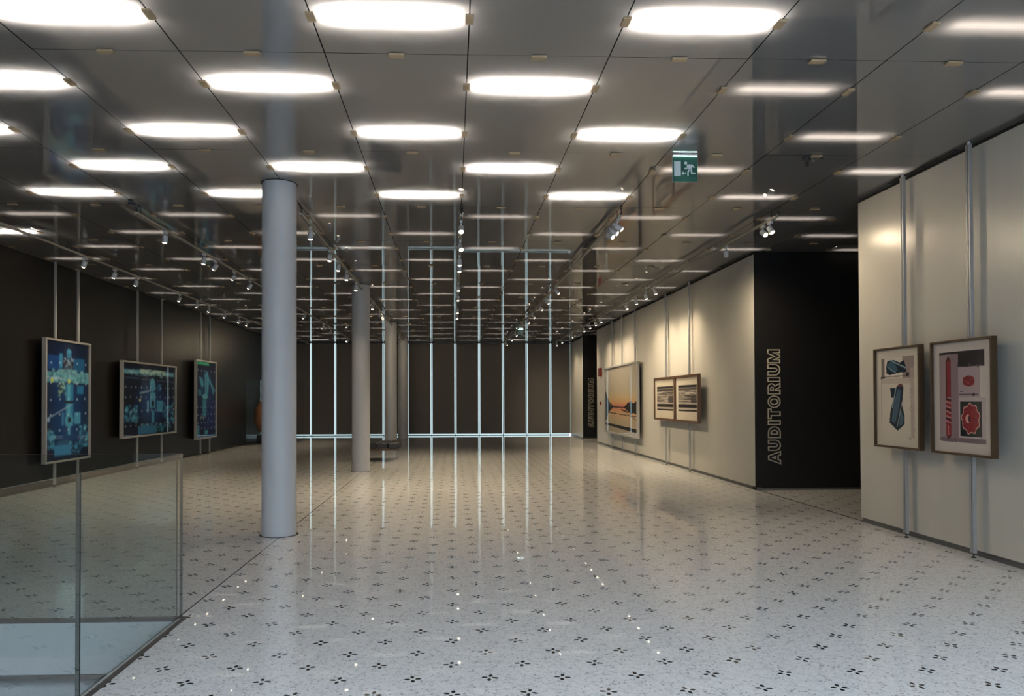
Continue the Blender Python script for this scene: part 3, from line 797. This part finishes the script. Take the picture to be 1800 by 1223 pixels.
def art_drill_red():
    a = Art(140, 190, (186, 178, 172)); R, RD = (108, 36, 42), (64, 22, 28)
    a.rect(0.11, 0.10, 0.44, 0.90, (118, 104, 108)); a.rect(0.11, 0.10, 0.30, 0.88, (150, 136, 136), 0.5); a.rect(0.44, 0.22, 0.80, 0.50, (150, 136, 140)); a.rect(0.11, 0.085, 0.88, 0.105, (30, 26, 30)); a.rect(0.44, 0.09, 0.88, 0.225, (26, 24, 30))
    a.rect(0.44, 0.50, 0.89, 0.90, (170, 158, 158)); a.noise(0.44, 0.2, 0.88, 0.23, 25, [(26, 24, 30), (90, 80, 84)], 0.03, 0.8, 0.4)
    a.rect(0.44, 0.865, 0.89, 0.905, (104, 92, 98)); a.rect(0.13, 0.87, 0.42, 0.905, (92, 82, 88)); a.noise(0.15, 0.85, 0.4, 0.9, 20, [(60, 50, 54), (130, 120, 122)], 0.02, 0.7, 0.3)
    a.rect(0.225, 0.16, 0.315, 0.50, R); a.poly([(0.225, 0.17), (0.27, 0.11), (0.315, 0.17)], RD); a.rect(0.225, 0.16, 0.245, 0.5, RD); a.rect(0.295, 0.16, 0.315, 0.5, (96, 32, 38))
    for k in range(7):
        y = 0.50 + k * 0.045; a.poly([(0.225, y), (0.315, y + 0.018), (0.315, y + 0.05), (0.225, y + 0.03)], R if k % 2 else RD)
        a.line(0.225, y + 0.03, 0.315, y + 0.05, 0.012, (176, 90, 90))
    a.rect(0.225, 0.76, 0.315, 0.85, R); a.rect(0.255, 0.76, 0.27, 0.86, (176, 96, 96)); a.poly([(0.225, 0.85), (0.315, 0.85), (0.27, 0.885)], RD)
    a.ell(0.62, 0.355, 0.098, 0.048, R); a.rect(0.53, 0.32, 0.71, 0.39, R); a.noise(0.54, 0.31, 0.7, 0.4, 18, [(96, 40, 46), (150, 70, 72)], 0.03, 0.6, 0.4)
    a.rect(0.46, 0.47, 0.78, 0.478, (80, 70, 74)); a.ell(0.70, 0.475, 0.025, 0.014, (50, 40, 46)); a.rect(0.47, 0.445, 0.53, 0.452, (80, 70, 74))
    a.rect(0.47, 0.535, 0.83, 0.845, (26, 34, 36))
    n = 18; pts = []; pt2 = []
    for k in range(n * 2):
        t = math.pi * k / n; rr = 1.0 if (k // 2) % 2 else 0.88
        pts.append((0.645 + 0.162 * rr * math.cos(t), 0.69 + 0.142 * rr * math.sin(t))); pt2.append((0.645 + 0.148 * rr * math.cos(t), 0.69 + 0.132 * rr * math.sin(t)))
    a.poly(pts, (190, 150, 140)); a.poly(pt2, (112, 36, 42)); a.noise(0.54, 0.6, 0.75, 0.78, 30, [(90, 30, 36), (136, 52, 56)], 0.03, 0.5, 0.5)
    a.ell(0.60, 0.69, 0.04, 0.038, (190, 150, 140)); a.ell(0.625, 0.69, 0.022, 0.03, (50, 30, 34))
    return a

def m_print(name, coat=0.65):
    m, nt, N, L, b = mat(name)
    at = N.new('ShaderNodeAttribute'); at.attribute_name = 'Col'
    L.new(at.outputs['Color'], b.inputs['Base Color'])
    b.inputs['Roughness'].default_value = 0.6; b.inputs['Specular IOR Level'].default_value = 0.1; b.inputs['Coat Weight'].default_value = coat; b.inputs['Coat Roughness'].default_value = 0.01
    return m
PRINT = m_print('print_under_glass')

def framed(name, label, cat, side, ya, yb, z0, z1, face, depth, art, fm, fw, matw=0.0, group=None, parts=True):
    """side -1: hangs on the left wall and faces +x; side +1: hangs on the right wall and faces -x.
       ya..yb depth range, face = x of the front plane"""
    w, h = yb - ya, z1 - z0
    e = empty(name, (face, (ya + yb) / 2, z0))
    n = -side      # outward direction in x
    # local build: y along wall, x = outward
    back, front = -n * depth, 0.0
    xa, xb = sorted((back, front))
    f = MB()
    f.bbox(xa, xb, -w / 2, w / 2, 0, fw, 0.003); f.bbox(xa, xb, -w / 2, w / 2, h - fw, h, 0.003)
    f.bbox(xa, xb, -w / 2, -w / 2 + fw, fw, h - fw, 0.003); f.bbox(xa, xb, w / 2 - fw, w / 2, fw, h - fw, 0.003)
    f.build('frame', fm, e)
    k = MB(); xs_ = sorted((-n * depth * 0.9, -n * depth * 0.55)); k.box(xs_[0], xs_[1], -w / 2 + fw, w / 2 - fw, fw, h - fw); k.build('backing_board', MATB if matw else GAP, e)
    # the print itself: a grid of coloured cells on a thin sheet
    A = art(); cw, ch = A.w, A.h
    if art is art_sunset: A.a = (A.a * 0.8 + A.a.mean(2, keepdims=True) * 0.2) * 0.8
    if side < 0:
        q_ = np.pad(A.a, ((1, 1), (1, 1), (0, 0)), mode='edge')
        A.a = sum(q_[i_:i_ + ch, j_:j_ + cw] for i_ in range(3) for j_ in range(3)) / 9
        A.a = np.clip(A.a * np.array([0.85, 1.1, 1.6]), 0, 0.9)
    iw, ih = w - 2 * fw - 2 * matw, h - 2 * fw - 2 * matw
    us = np.linspace(0, 1, cw + 1); vs = np.linspace(0, 1, ch + 1)
    U, V = np.meshgrid(us, vs)
    if side < 0: Y = (U - 0.5) * iw          # seen from +x: left of the picture = nearer (smaller y)
    else: Y = (0.5 - U) * iw
    Z = fw + matw + (1 - V) * ih
    xp = -n * depth * 0.45
    verts = np.stack([np.full_like(Y, xp), Y, Z], -1).reshape(-1, 3)
    idx = np.arange((cw + 1) * (ch + 1)).reshape(ch + 1, cw + 1)
    q = np.stack([idx[:-1, :-1], idx[1:, :-1], idx[1:, 1:], idx[:-1, 1:]], -1).reshape(-1, 4)
    me = bpy.data.meshes.new('print')
    me.from_pydata(verts.tolist(), [], q.tolist())
    ca = me.color_attributes.new('Col', 'FLOAT_COLOR', 'CORNER')
    c = np.ones((ch * cw, 4, 4)); c[..., :3] = A.a.reshape(-1, 1, 3)
    ca.data.foreach_set('color', c.ravel())
    me.materials.append(PRINT)
    o = bpy.data.objects.new('print', me); COL.objects.link(o); o.parent = e
    tag(e, label, cat, group)
    return e

framed('framed_photograph', 'tall silver-framed blue photograph with yellow specks on the black wall', 'picture', -1, 12.54, 14.07, 0.43, 2.58, -6.85, 0.075, art_tall, SILVER, 0.035)
framed('framed_photograph', 'wide silver-framed blue photograph of machinery, middle of the black wall', 'picture', -1, 15.41, 18.36, 0.71, 2.35, -6.85, 0.075, art_wide, SILVER, 0.035)
framed('framed_photograph', 'silver-framed dark blue photograph with a green strip on top, on the black wall', 'picture', -1, 19.77, 21.45, 0.45, 2.61, -6.85, 0.075, art_slim, SILVER, 0.035)
framed('framed_photograph', 'large silver-framed sunset photograph of a lake with dark hills', 'picture', 1, 18.92, 23.08, 0.47, 2.51, 4.80, 0.075, art_sunset, SILVER, 0.05, 0.0)
framed('framed_print', 'walnut-framed print of black bands, the one beside the sunset photograph', 'picture', 1, 15.69, 17.31, 1.02, 2.005, 4.80, 0.06, lambda: art_bands(5), WOODM, 0.05)
framed('framed_print', 'walnut-framed print of black bands, right one of the pair', 'picture', 1, 14.14, 15.68, 1.02, 2.005, 4.80, 0.06, lambda: art_bands(9), WOODM, 0.05)
framed('framed_print', 'dark-framed print of a blue drill tip, left of the red one', 'picture', 1, 7.355, 8.17, 0.96, 2.062, 4.80, 0.06, art_drill_blue, WOODD, 0.022)
framed('framed_print', 'dark-framed print with a long red drill and a red cog', 'picture', 1, 6.338, 7.18, 0.96, 2.062, 4.80, 0.06, art_drill_red, WOODD, 0.022)

# ------------------------------------------------------------------ hanging poles
def pole(x, y, label, side):
    e = empty('hanging_pole', (x, y, 0))
    if not hasattr(pole, 'src'):
        b = MB()
        for s in (-1, 1):
            b.bbox(-0.016, 0.016, s * 0.017 - 0.012, s * 0.017 + 0.012, 0.045, ZC - 0.03, 0.003)
        b.box(-0.010, 0.010, -0.005, 0.005, 0.045, ZC - 0.03, mi=1)
        p = b.build('profile', [ALUP, GROOVE], e)
        f = MB(); f.lathe([(0.006, 0.012), (0.006, 0.05)], seg=10); f.lathe([(0.022, 0.0), (0.024, 0.006), (0.012, 0.014)], seg=16)
        fo = f.build('foot', BLACKM, e)
        t = MB(); t.lathe([(0.012, ZC - 0.035), (0.018, ZC - 0.006)], seg=12); to = t.build('ceiling_clamp', ALU, e)
        pole.src = (p, fo, to)
    else:
        for q in pole.src:
            c = q.copy(); COL.objects.link(c); c.parent = e
    tag(e, label, 'pole', 'hanging poles on the ' + ('black left wall' if side < 0 else 'pale right wall'))
for y, l in ((13.01, 'left pole holding the tall blue photograph'), (13.79, 'right pole holding the tall blue photograph'),
             (16.34, 'left pole holding the wide blue photograph'), (17.69, 'right pole holding the wide blue photograph'),
             (20.37, 'left pole holding the photograph with the green strip'), (21.12, 'right pole holding the photograph with the green strip')):
    pole(-6.955, y, 'aluminium floor to ceiling pole, ' + l, -1)
for y, l in ((6.72, 'behind the red drill print'), (7.74, 'behind the blue drill print'), (14.95, 'behind the right black band print'),
             (16.62, 'behind the left black band print'), (19.46, 'behind the right end of the sunset photograph'),
             (20.98, 'behind the middle of the sunset photograph'), (22.3, 'behind the left end of the sunset photograph')):
    pole(4.896, y, 'aluminium floor to ceiling pole ' + l, 1)

# ------------------------------------------------------------------ lighting tracks and spotlights
TR = {
 'a': (-5.93, 7.2, 'by the black wall', [11.95, 13.0, 13.87, 16.04, 17.12, 17.95, 19.18, 20.44, 21.2]),
 'b': (-3.92, 9.15, 'left of the columns', [10.07, 11.62, 12.18, 13.2, 14.24, 19.4, 22.2, 23.57, 27.3]),
 'c': (-1.90, 9.15, 'above the columns', [9.81, 11.33, 12.18, 13.12, 14.38, 17.34, 19.0, 19.78, 25.8]),
 'd': (0.11, 9.15, 'down mid hall', [9.42, 10.56, 11.67, 12.24, 14.42, 15.83, 18.11, 19.38]),
 'e': (2.12, 9.15, 'with three bright lamps', [9.27, 9.53, 9.77, 14.82, 16.4, 17.55, 19.28, 20.6, 24.7, 26.6, 29.0]),
 'f': (4.14, 9.15, 'by the pale wall', [9.35, 9.56, 10.88, 14.78, 15.5, 16.35, 17.26, 20.3, 21.04, 21.97, 22.92, 25.2, 27.6, 29.0]),
}
ZT = ZC - 0.11
hs = {}
def rotm(d):
    d = Vector(d).normalized()
    return d.to_track_quat('-Z', 'Y').to_matrix().to_4x4()
def head(x, y, aim, lit, label, group, power):
    e = empty('track_spotlight', (x, y, ZT))
    if 'adapter' not in hs:
        b = MB(); b.bbox(-0.017, 0.017, -0.05, 0.05, -0.05, -0.012, 0.004); b.tube([(0, 0, -0.05), (0, 0, -0.10)], 0.008, 8)
        hs['adapter'] = b.build('adapter', WHITEM, e, smooth=True).data
    else:
        q = bpy.data.objects.new('adapter', hs['adapter']); COL.objects.link(q); q.parent = e
    d = (Vector(aim) - Vector((x, y, ZT - 0.12))).normalized()
    # the housing tilts towards what it lights
    k = (round(d.x, 3), round(d.y, 3), round(d.z, 3))
    Mx = Matrix.Translation((0, 0, -0.115)) @ rotm(d)
    if 'housing' not in hs:
        b = MB(); b.lathe([(0.020, 0.045), (0.034, 0.035), (0.037, 0.0), (0.037, -0.062), (0.031, -0.062), (0.029, -0.045)], seg=20, cap=False)
        b.lathe([(0.0005, 0.046), (0.020, 0.045)], seg=20, cap=False)
        hs['housing'] = b.build('housing', WHITEM, e, smooth=True)
        q = hs['housing']
        b = MB(); b.lathe([(0.0005, -0.073), (0.012, -0.072), (0.022, -0.068), (0.030, -0.060)], seg=20, cap=False)
        hs['lens1'] = b.build('lens', LENSM).data; bpy.data.objects.remove(bpy.data.objects['lens'])
        b = MB(); b.lathe([(0.0005, -0.073), (0.012, -0.072), (0.022, -0.068), (0.030, -0.060)], seg=20, cap=False)
        hs['lens0'] = b.build('lens', LENSOFF).data; bpy.data.objects.remove(bpy.data.objects['lens'])
        hs['housing'] = q.data
    else:
        q = bpy.data.objects.new('housing', hs['housing']); COL.objects.link(q); q.parent = e
    q.matrix_local = Mx
    l = bpy.data.objects.new('lens', hs['lens1' if lit else 'lens0']); COL.objects.link(l); l.parent = q
    if lit and power:
        if power not in hs:
            sp = bpy.data.lights.new('spot_lamp', 'SPOT'); sp.energy = power; sp.color = (1.0, 0.80, 0.54)
            sp.spot_size = math.radians(112); sp.spot_blend = 1.0; sp.shadow_soft_size = 0.025
            hs[power] = sp
        so = bpy.data.objects.new('lamp', hs[power]); COL.objects.link(so); so.parent = q
        so.location = (0, 0, -0.10)
    tag(e, label, 'spotlight', group)
for key, (x, ys, where, ylist) in TR.items():
    t = empty('lighting_track', (x, 0, ZT))
    blocks = []
    cuts = [ys]
    if key == 'c':
        for yc in (15.55, 23.0, 28.6): cuts += [yc - 0.21, yc + 0.21]
    cuts.append(YF - 0.5)
    for a, c in zip(cuts[::2], cuts[1::2]):
        b = MB(); b.bbox(-0.018, 0.018, a, c, -0.014, 0.018, 0.002); b.box(-0.008, 0.008, a + 0.02, c - 0.02, -0.0145, -0.0139, mi=1)
        b.build('rail', [TRACKM, GROOVE], t)
    yy = ys + 0.15; 
    rod = None
    while yy < YF - 0.6:
        if not (key == 'c' and any(abs(yy - q) < 0.3 for q in (15.55, 23.0, 28.6))):
            if rod is None:
                b = MB(); b.tube([(0, 0, 0.017), (0, 0, ZC - ZT - 0.002)], 0.0035, 6); q = rod = b.build('suspension_rod', BLACKM, t)
            else:
                q = rod.copy(); COL.objects.link(q); q.parent = t
            q.location = (0, yy, 0)
        yy += 2 * GB
    if key != 'a':
        b = MB(); b.tube([(0, ys - 0.04, ZC - ZT - 0.004), (0.012, ys - 0.03, 0.07), (0.016, ys - 0.015, 0.03), (0.004, ys + 0.01, 0.012)], 0.011, 8)
        b.bbox(-0.012, 0.012, ys - 0.10, ys - 0.03, ZC - ZT - 0.018, ZC - ZT - 0.004, 0.003)
        b.build('feed_cable', BLACKM, t)
    tag(t, 'long lighting track hung under the glass ceiling, ' + where, 'lighting track', 'lighting tracks')
    for n, y in enumerate(ylist):
        P = SPOT
        if key == 'a': aim = (XL, y + 0.25, 1.1)
        elif key == 'b': aim = (-6.6, y + 0.6, 0.3) if 12 < y < 23 else ((-4.6, y + 0.5, 0) if y < 12 else (-6.36, 25.3, 1.0))
        elif key == 'c': aim = (-2.2, y + 0.1, 0) if n < 6 else (-1.95, (23.0 if y < 23 else 28.6), 2.0)
        elif key == 'd': aim = (0.2, y - 0.2, 0) if n > 1 else (0.2 + n, 6.6 + n, 0)
        elif key == 'e': aim = (XR, 8.7 - 0.8 * n, 1.5) if n < 3 else (XR, y + 0.3, 0.7)
        else: aim = (XR, 8.0 - 1.1 * n, 1.5) if n < 2 else (XR, y + 0.15, 1.2)
        if key == 'f' and n == 2: aim = (XR, y + 1.5, 1.4)
        pw = P * {'a': 0.07, 'b': 0.19, 'c': 0.13, 'd': 0.5, 'e': 0.38, 'f': 0.27}[key]
        if key == 'd' and n < 2: pw = P * 0.3
        if key == 'f' and n >= 11: pw = P * 0.2
        if key == 'e' and n >= 8: pw = P * 0.25
        if key == 'b' and y > 23: pw = P * 0.35
        if key == 'f' and n < 2: pw = P * (0.11, 0.06)[n]
        if key == 'e' and n < 3: pw = P * 0.10
        if key == 'f' and n == 2: pw = P * 0.42
        head(x, y, aim, True, 'white spotlight, %s from the near end of the track %s' % (ORD[n], where), 'spotlights on the track ' + where, pw)

# ------------------------------------------------------------------ AUDITORIUM lettering
def arc(cx, cy, rx, ry, a0, a1, n):
    return [(cx + rx * math.cos(math.radians(a0 + (a1 - a0) * k / n)), cy + ry * math.sin(math.radians(a0 + (a1 - a0) * k / n))) for k in range(n + 1)]
def glyph(ch):
    """closed outlines in a unit cell, u to the right, v up"""
    if ch == 'I': return [[(0, 0), (1, 0), (1, 1), (0, 1)]]
    if ch == 'T': return [[(0.31, 0), (0.69, 0), (0.69, 0.76), (1, 0.76), (1, 1), (0, 1), (0, 0.76), (0.31, 0.76)]]
    if ch == 'U': return [[(0, 1)] + [(0, 0.42)] + arc(0.5, 0.42, 0.5, 0.42, 180, 360, 12)[1:] + [(1, 1), (0.66, 1), (0.66, 0.42)] + arc(0.5, 0.42, 0.16, 0.17, 360, 180, 6)[1:] + [(0.34, 1)]]
    if ch == 'O': return [arc(0.5, 0.5, 0.5, 0.5, 0, 345, 23), arc(0.5, 0.5, 0.235, 0.30, 0, 345, 23)]
    if ch == 'D': return [[(0, 0), (0.45, 0)] + arc(0.45, 0.5, 0.55, 0.5, -90, 90, 12)[1:] + [(0, 1)], [(0.32, 0.23), (0.44, 0.23)] + arc(0.44, 0.5, 0.23, 0.27, -90, 90, 8)[1:] + [(0.32, 0.77)]]
    if ch == 'R': return [[(0, 0), (0.32, 0), (0.32, 0.36), (0.42, 0.36), (0.64, 0), (1, 0), (0.74, 0.42)] + arc(0.56, 0.70, 0.40, 0.30, -50, 90, 9) + [(0, 1)], [(0.32, 0.56), (0.5, 0.56)] + arc(0.5, 0.67, 0.14, 0.11, -60, 60, 5) + [(0.5, 0.79), (0.32, 0.79)]]
    if ch == 'A': return [[(0, 0), (0.27, 0), (0.35, 0.20), (0.65, 0.20), (0.73, 0), (1, 0), (0.65, 1), (0.35, 1)], [(0.41, 0.40), (0.59, 0.40), (0.5, 0.66)]]
    if ch == 'M': return [[(0, 0), (0.23, 0), (0.23, 0.55), (0.42, 0), (0.58, 0), (0.77, 0.55), (0.77, 0), (1, 0), (1, 1), (0.72, 1), (0.5, 0.44), (0.28, 1), (0, 1)]]
TXT = [('A', .427, .645), ('U', .649, .831), ('D', .857, 1.051), ('I', 1.074, 1.150), ('T', 1.171, 1.345), ('O', 1.351, 1.559), ('R', 1.576, 1.767), ('I', 1.783, 1.860), ('U', 1.886, 2.077), ('M', 2.090, 2.320)]
def outline(b, pts, hw, y0, y1):
    """mitred bar along a closed path in the x-z plane"""
    n = len(pts); ins, out = [], []
    for i in range(n):
        p, a, c = Vector(pts[i]), Vector(pts[i - 1]), Vector(pts[(i + 1) % n])
        d1 = (p - a).normalized(); d2 = (c - p).normalized()
        n1 = Vector((-d1.y, d1.x)); n2 = Vector((-d2.y, d2.x)); m_ = (n1 + n2)
        m_ = m_.normalized() if m_.length > 1e-6 else n1
        l = hw / max(0.45, m_.dot(n1))
        ins.append(p + m_ * l); out.append(p - m_ * l)
    n0 = len(b.v)
    for i in range(n):
        for q in (ins[i], out[i]):
            for y in (y0, y1): b.v.append((q.x, y, q.y))
    for i in range(n):
        j = (i + 1) % n; A = lambda k, t: n0 + k * 4 + t
        for (s1, s2) in ((0, 2), (2, 3), (3, 1), (1, 0)):
            b.f.append((A(i, s1), A(i, s2), A(j, s2), A(j, s1))); b.m.append(0)
def lettering(yw_, label):
    e = empty('auditorium_lettering', (5.18, yw_, 0))
    H_ = 0.215; hw = 0.0085
    for ch, z0, z1 in TXT:
        b = MB()
        for path in glyph(ch):
            pts = []
            for u, v in path:
                # text runs up the wall, letter tops point left
                U = z0 + hw + u * (z1 - z0 - 2 * hw); V = H_ - hw - v * (H_ - 2 * hw)
                pts.append((V, U))
            outline(b, pts, hw, -0.014, -0.0005)
        b.build('letter', LETTERM, e)
    tag(e, label, 'sign lettering')
lettering(R1[1], 'large outlined AUDITORIUM lettering running up the near black wall')
lettering(R2[1], 'outlined AUDITORIUM lettering on the far black wall, beyond the sunset photograph')

# ------------------------------------------------------------------ exit signs
def exit_sign(x, y, mirror, label):
    e = empty('exit_sign', (x, y, ZC))
    k = 0.25 / 680; s = -1 if mirror else 1
    T = lambda px, py: (s * (px - 515) * k, -(py - 290) / 765 * 0.277)
    b = MB(); b.bbox(-0.125, 0.125, 0.0, 0.008, -0.277, -0.02, 0.001); b.build('green_panel', GREEN, e)
    b = MB()
    for a in ((-0.1262, -0.125), (0.125, 0.1262)): b.box(a[0], a[1], -0.001, 0.009, -0.278, -0.02)
    b.box(-0.1262, 0.1262, -0.001, 0.009, -0.2785, -0.277); b.build('glass_rim', SIGNW, e)
    b = MB(); b.bbox(-0.125, 0.125, -0.012, 0.020, -0.018, -0.003, 0.002); b.build('lamp_housing', ALU, e)
    b = MB(); b.box(-0.12, 0.12, -0.011, -0.003, -0.024, -0.0182); b.build('lamp', LEDM, e)
    def shape(name, polys):
        b = MB()
        for pl_ in polys:
            P = [T(*q) for q in pl_]
            area = sum(P[i - 1][0] * P[i][1] - P[i][0] * P[i - 1][1] for i in range(len(P)))
            if area < 0: P = P[::-1]
            b.face([(a, -0.003, c) for a, c in P]); n = len(P)
            for i in range(n):
                (a, c), (a2, c2) = P[i - 1], P[i]
                b.face([(a, -0.003, c), (a, 0, c), (a2, 0, c2), (a2, -0.003, c2)])
        b.build(name, SIGNW, e)
    shape('door_symbol', [[(218, 492), (398, 492), (398, 905), (218, 905)]])
    shape('arrow', [[(412, 817), (470, 765), (470, 800), (540, 800), (540, 838), (470, 838), (470, 880)]])
    hd = [(533 + 42 * math.cos(2 * math.pi * t / 16), 541 + 42 * math.sin(2 * math.pi * t / 16)) for t in range(16)]
    shape('running_figure', [hd, [(562, 592), (585, 580), (712, 580), (780, 650), (762, 676), (735, 662), (695, 628), (706, 690), (650, 745), (600, 720), (572, 690)],
                            [(490, 672), (565, 664), (585, 700), (560, 718), (490, 712)],
                            [(648, 700), (706, 690), (716, 800), (800, 800), (800, 838), (680, 838), (668, 760)],
                            [(600, 710), (650, 730), (612, 800), (612, 898), (580, 898), (574, 800)]])
    tag(e, label, 'exit sign', 'green exit signs')
exit_sign(2.312, 7.15, False, 'green exit sign with running figure hanging near the right pale wall')
exit_sign(2.295, 25.0, True, 'tiny green exit sign at the far end of the hall')

# ------------------------------------------------------------------ small things
# black camera-like fixture at a ceiling joint
e = empty('security_camera', (3.60, 7.20, ZC))
b = MB(); b.lathe([(0.042, -0.030), (0.045, -0.004)], c=(-0.03, 0, 0), seg=20); b.tube([(-0.03, 0, -0.02), (-0.03, 0, -0.075)], 0.020, 8); b.build('mount', BLACKM, e, smooth=True)
b = MB(); Mx = Matrix.Rotation(math.radians(90), 3, 'Y'); 
b.tube([(-0.02, 0.02, -0.070), (-0.13, -0.18, -0.085)], 0.024, 12); b.build('body', BLACKM, e, smooth=True)
b = MB(); b.tube([(0.03, 0, -0.012), (0.15, 0.012, -0.010)], 0.006, 8); b.build('cable', BLACKM, e)
b = MB(); b.tube([(0.028, -0.012, -0.046), (0.052, 0.012, -0.040)], 0.008, 8); b.build('bracket', ALU, e)
tag(e, 'small black camera fixed to the ceiling above the near entrance', 'camera')
e = empty('security_camera', (-3.90, 8.95, ZC))
b = MB(); b.lathe([(0.028, -0.020), (0.028, -0.004)], seg=20); b.tube([(0, 0, -0.02), (0, 0, -0.05)], 0.010, 8); b.build('mount', BLACKM, e, smooth=True)
b = MB(); b.tube([(-0.02, -0.02, -0.05), (0.09, 0.05, -0.085)], 0.016, 12); b.build('body', BLACKM, e, smooth=True)
tag(e, 'small black camera on the ceiling left of the nearest column', 'camera')

# fire call points
e = empty('fire_alarm_box', (XR, 24.35, 2.28))
b = MB(); b.bbox(-0.07, -0.002, -0.15, 0.15, 0, 0.28, 0.01); b.build('case', REDM, e)
b = MB(); b.bbox(-0.074, -0.0701, -0.11, 0.11, 0.04, 0.24, 0.002); b.build('cover', simple('dark_red_cover', (0.16, 0.01, 0.01, 1), 0.3), e)
tag(e, 'red alarm box high on the pale wall beside the sunset photograph', 'alarm box')
e = empty('fire_call_point', (XR, 24.35, 1.32))
b = MB(); b.bbox(-0.045, -0.002, -0.05, 0.05, 0, 0.11, 0.006); b.build('case', REDM, e)
b = MB(); b.box(-0.0465, -0.0455, -0.03, 0.03, 0.03, 0.08); b.build('button_plate', SIGNW, e)
tag(e, 'small red call point low beside the sunset photograph', 'alarm button')

# bench
e = empty('bench', (-1.87, 18.45, 0))
b = MB()
for k in range(4):
    for l in range(4):
        x0, y0 = -0.55 + k * 0.275, -0.55 + l * 0.275
        b.bbox(x0 + 0.002, x0 + 0.273, y0 + 0.002, y0 + 0.273, 0.315, 0.455, 0.022)
b.build('cushion', LEATHER, e)
b = MB()
for a in ((-0.54, -0.50), (0.50, 0.54)):
    b.bbox(a[0], a[1], -0.53, 0.53, 0.265, 0.312, 0.004); b.bbox(-0.50, 0.50, a[0], a[1], 0.265, 0.312, 0.004)
b.build('seat_frame', WOODM, e)
for x in (-0.46, 0.42):
    for y in (-0.46, 0.46):
        b = MB(); b.lathe([(0.011, 0.0), (0.012, 0.265)], c=(x, y, 0), seg=12); b.build('leg', ALU, e)
tag(e, 'black tufted leather bench with thin steel legs behind the second column', 'bench')

# glass vitrine with a big round jar
e = empty('display_case', (-6.27, 26.15, 0))
b = MB()
for a in ((-0.72, -0.71), (0.71, 0.72)):
    b.box(a[0], a[1], -1.25, 1.25, 0.03, 2.25)
    b.box(-0.71, 0.71, a[0] * 1.7361 if a[0] < 0 else 1.24, a[1] * 1.7361 if a[0] < 0 else 1.25, 0.03, 2.25) if False else None
b.box(-0.71, 0.71, -1.25, -1.24, 0.03, 2.25); b.box(-0.71, 0.71, 1.24, 1.25, 0.03, 2.25)
b.build('glass_walls', VGLASS, e)
b = MB()
for x in (-0.72, 0.72):
    for y in (-1.25, 1.25):
        b.box(x - 0.006, x + 0.006, y - 0.006, y + 0.006, 0.03, 2.256)
for x in (-0.72, 0.72): b.box(x - 0.004, x + 0.004, -1.25, 1.25, 2.25, 2.256)
for y in (-1.25, 1.25): b.box(-0.72, 0.72, y - 0.004, y + 0.004, 2.25, 2.256)
b.build('edge_strips', EDGE, e)
b = MB(); b.box(-0.73, 0.73, -1.26, 1.26, 0.0, 0.03); b.build('base', CHANNEL, e)
tag(e, 'tall clear glass display case against the black wall, behind the nearest column', 'display case')
e = empty('round_jar', (-6.36, 25.55, 0.032))
b = MB(); b.box(-0.35, 0.35, -0.35, 0.35, 0, 0.28); b.build('plinth', BLACKPAINT, e)
pr = [(0.12, 0.28), (0.22, 0.32), (0.36, 0.42), (0.46, 0.57), (0.51, 0.74), (0.525, 0.92), (0.50, 1.10), (0.43, 1.27), (0.33, 1.41), (0.22, 1.47), (0.19, 1.50), (0.22, 1.54), (0.20, 1.54), (0.16, 1.49)]
b = MB(); b.lathe(pr, seg=48); b.build('jar_body', CERAMIC, e, smooth=True)
tag(e, 'big round terracotta jar inside the glass case, peeking out behind the nearest column', 'jar')
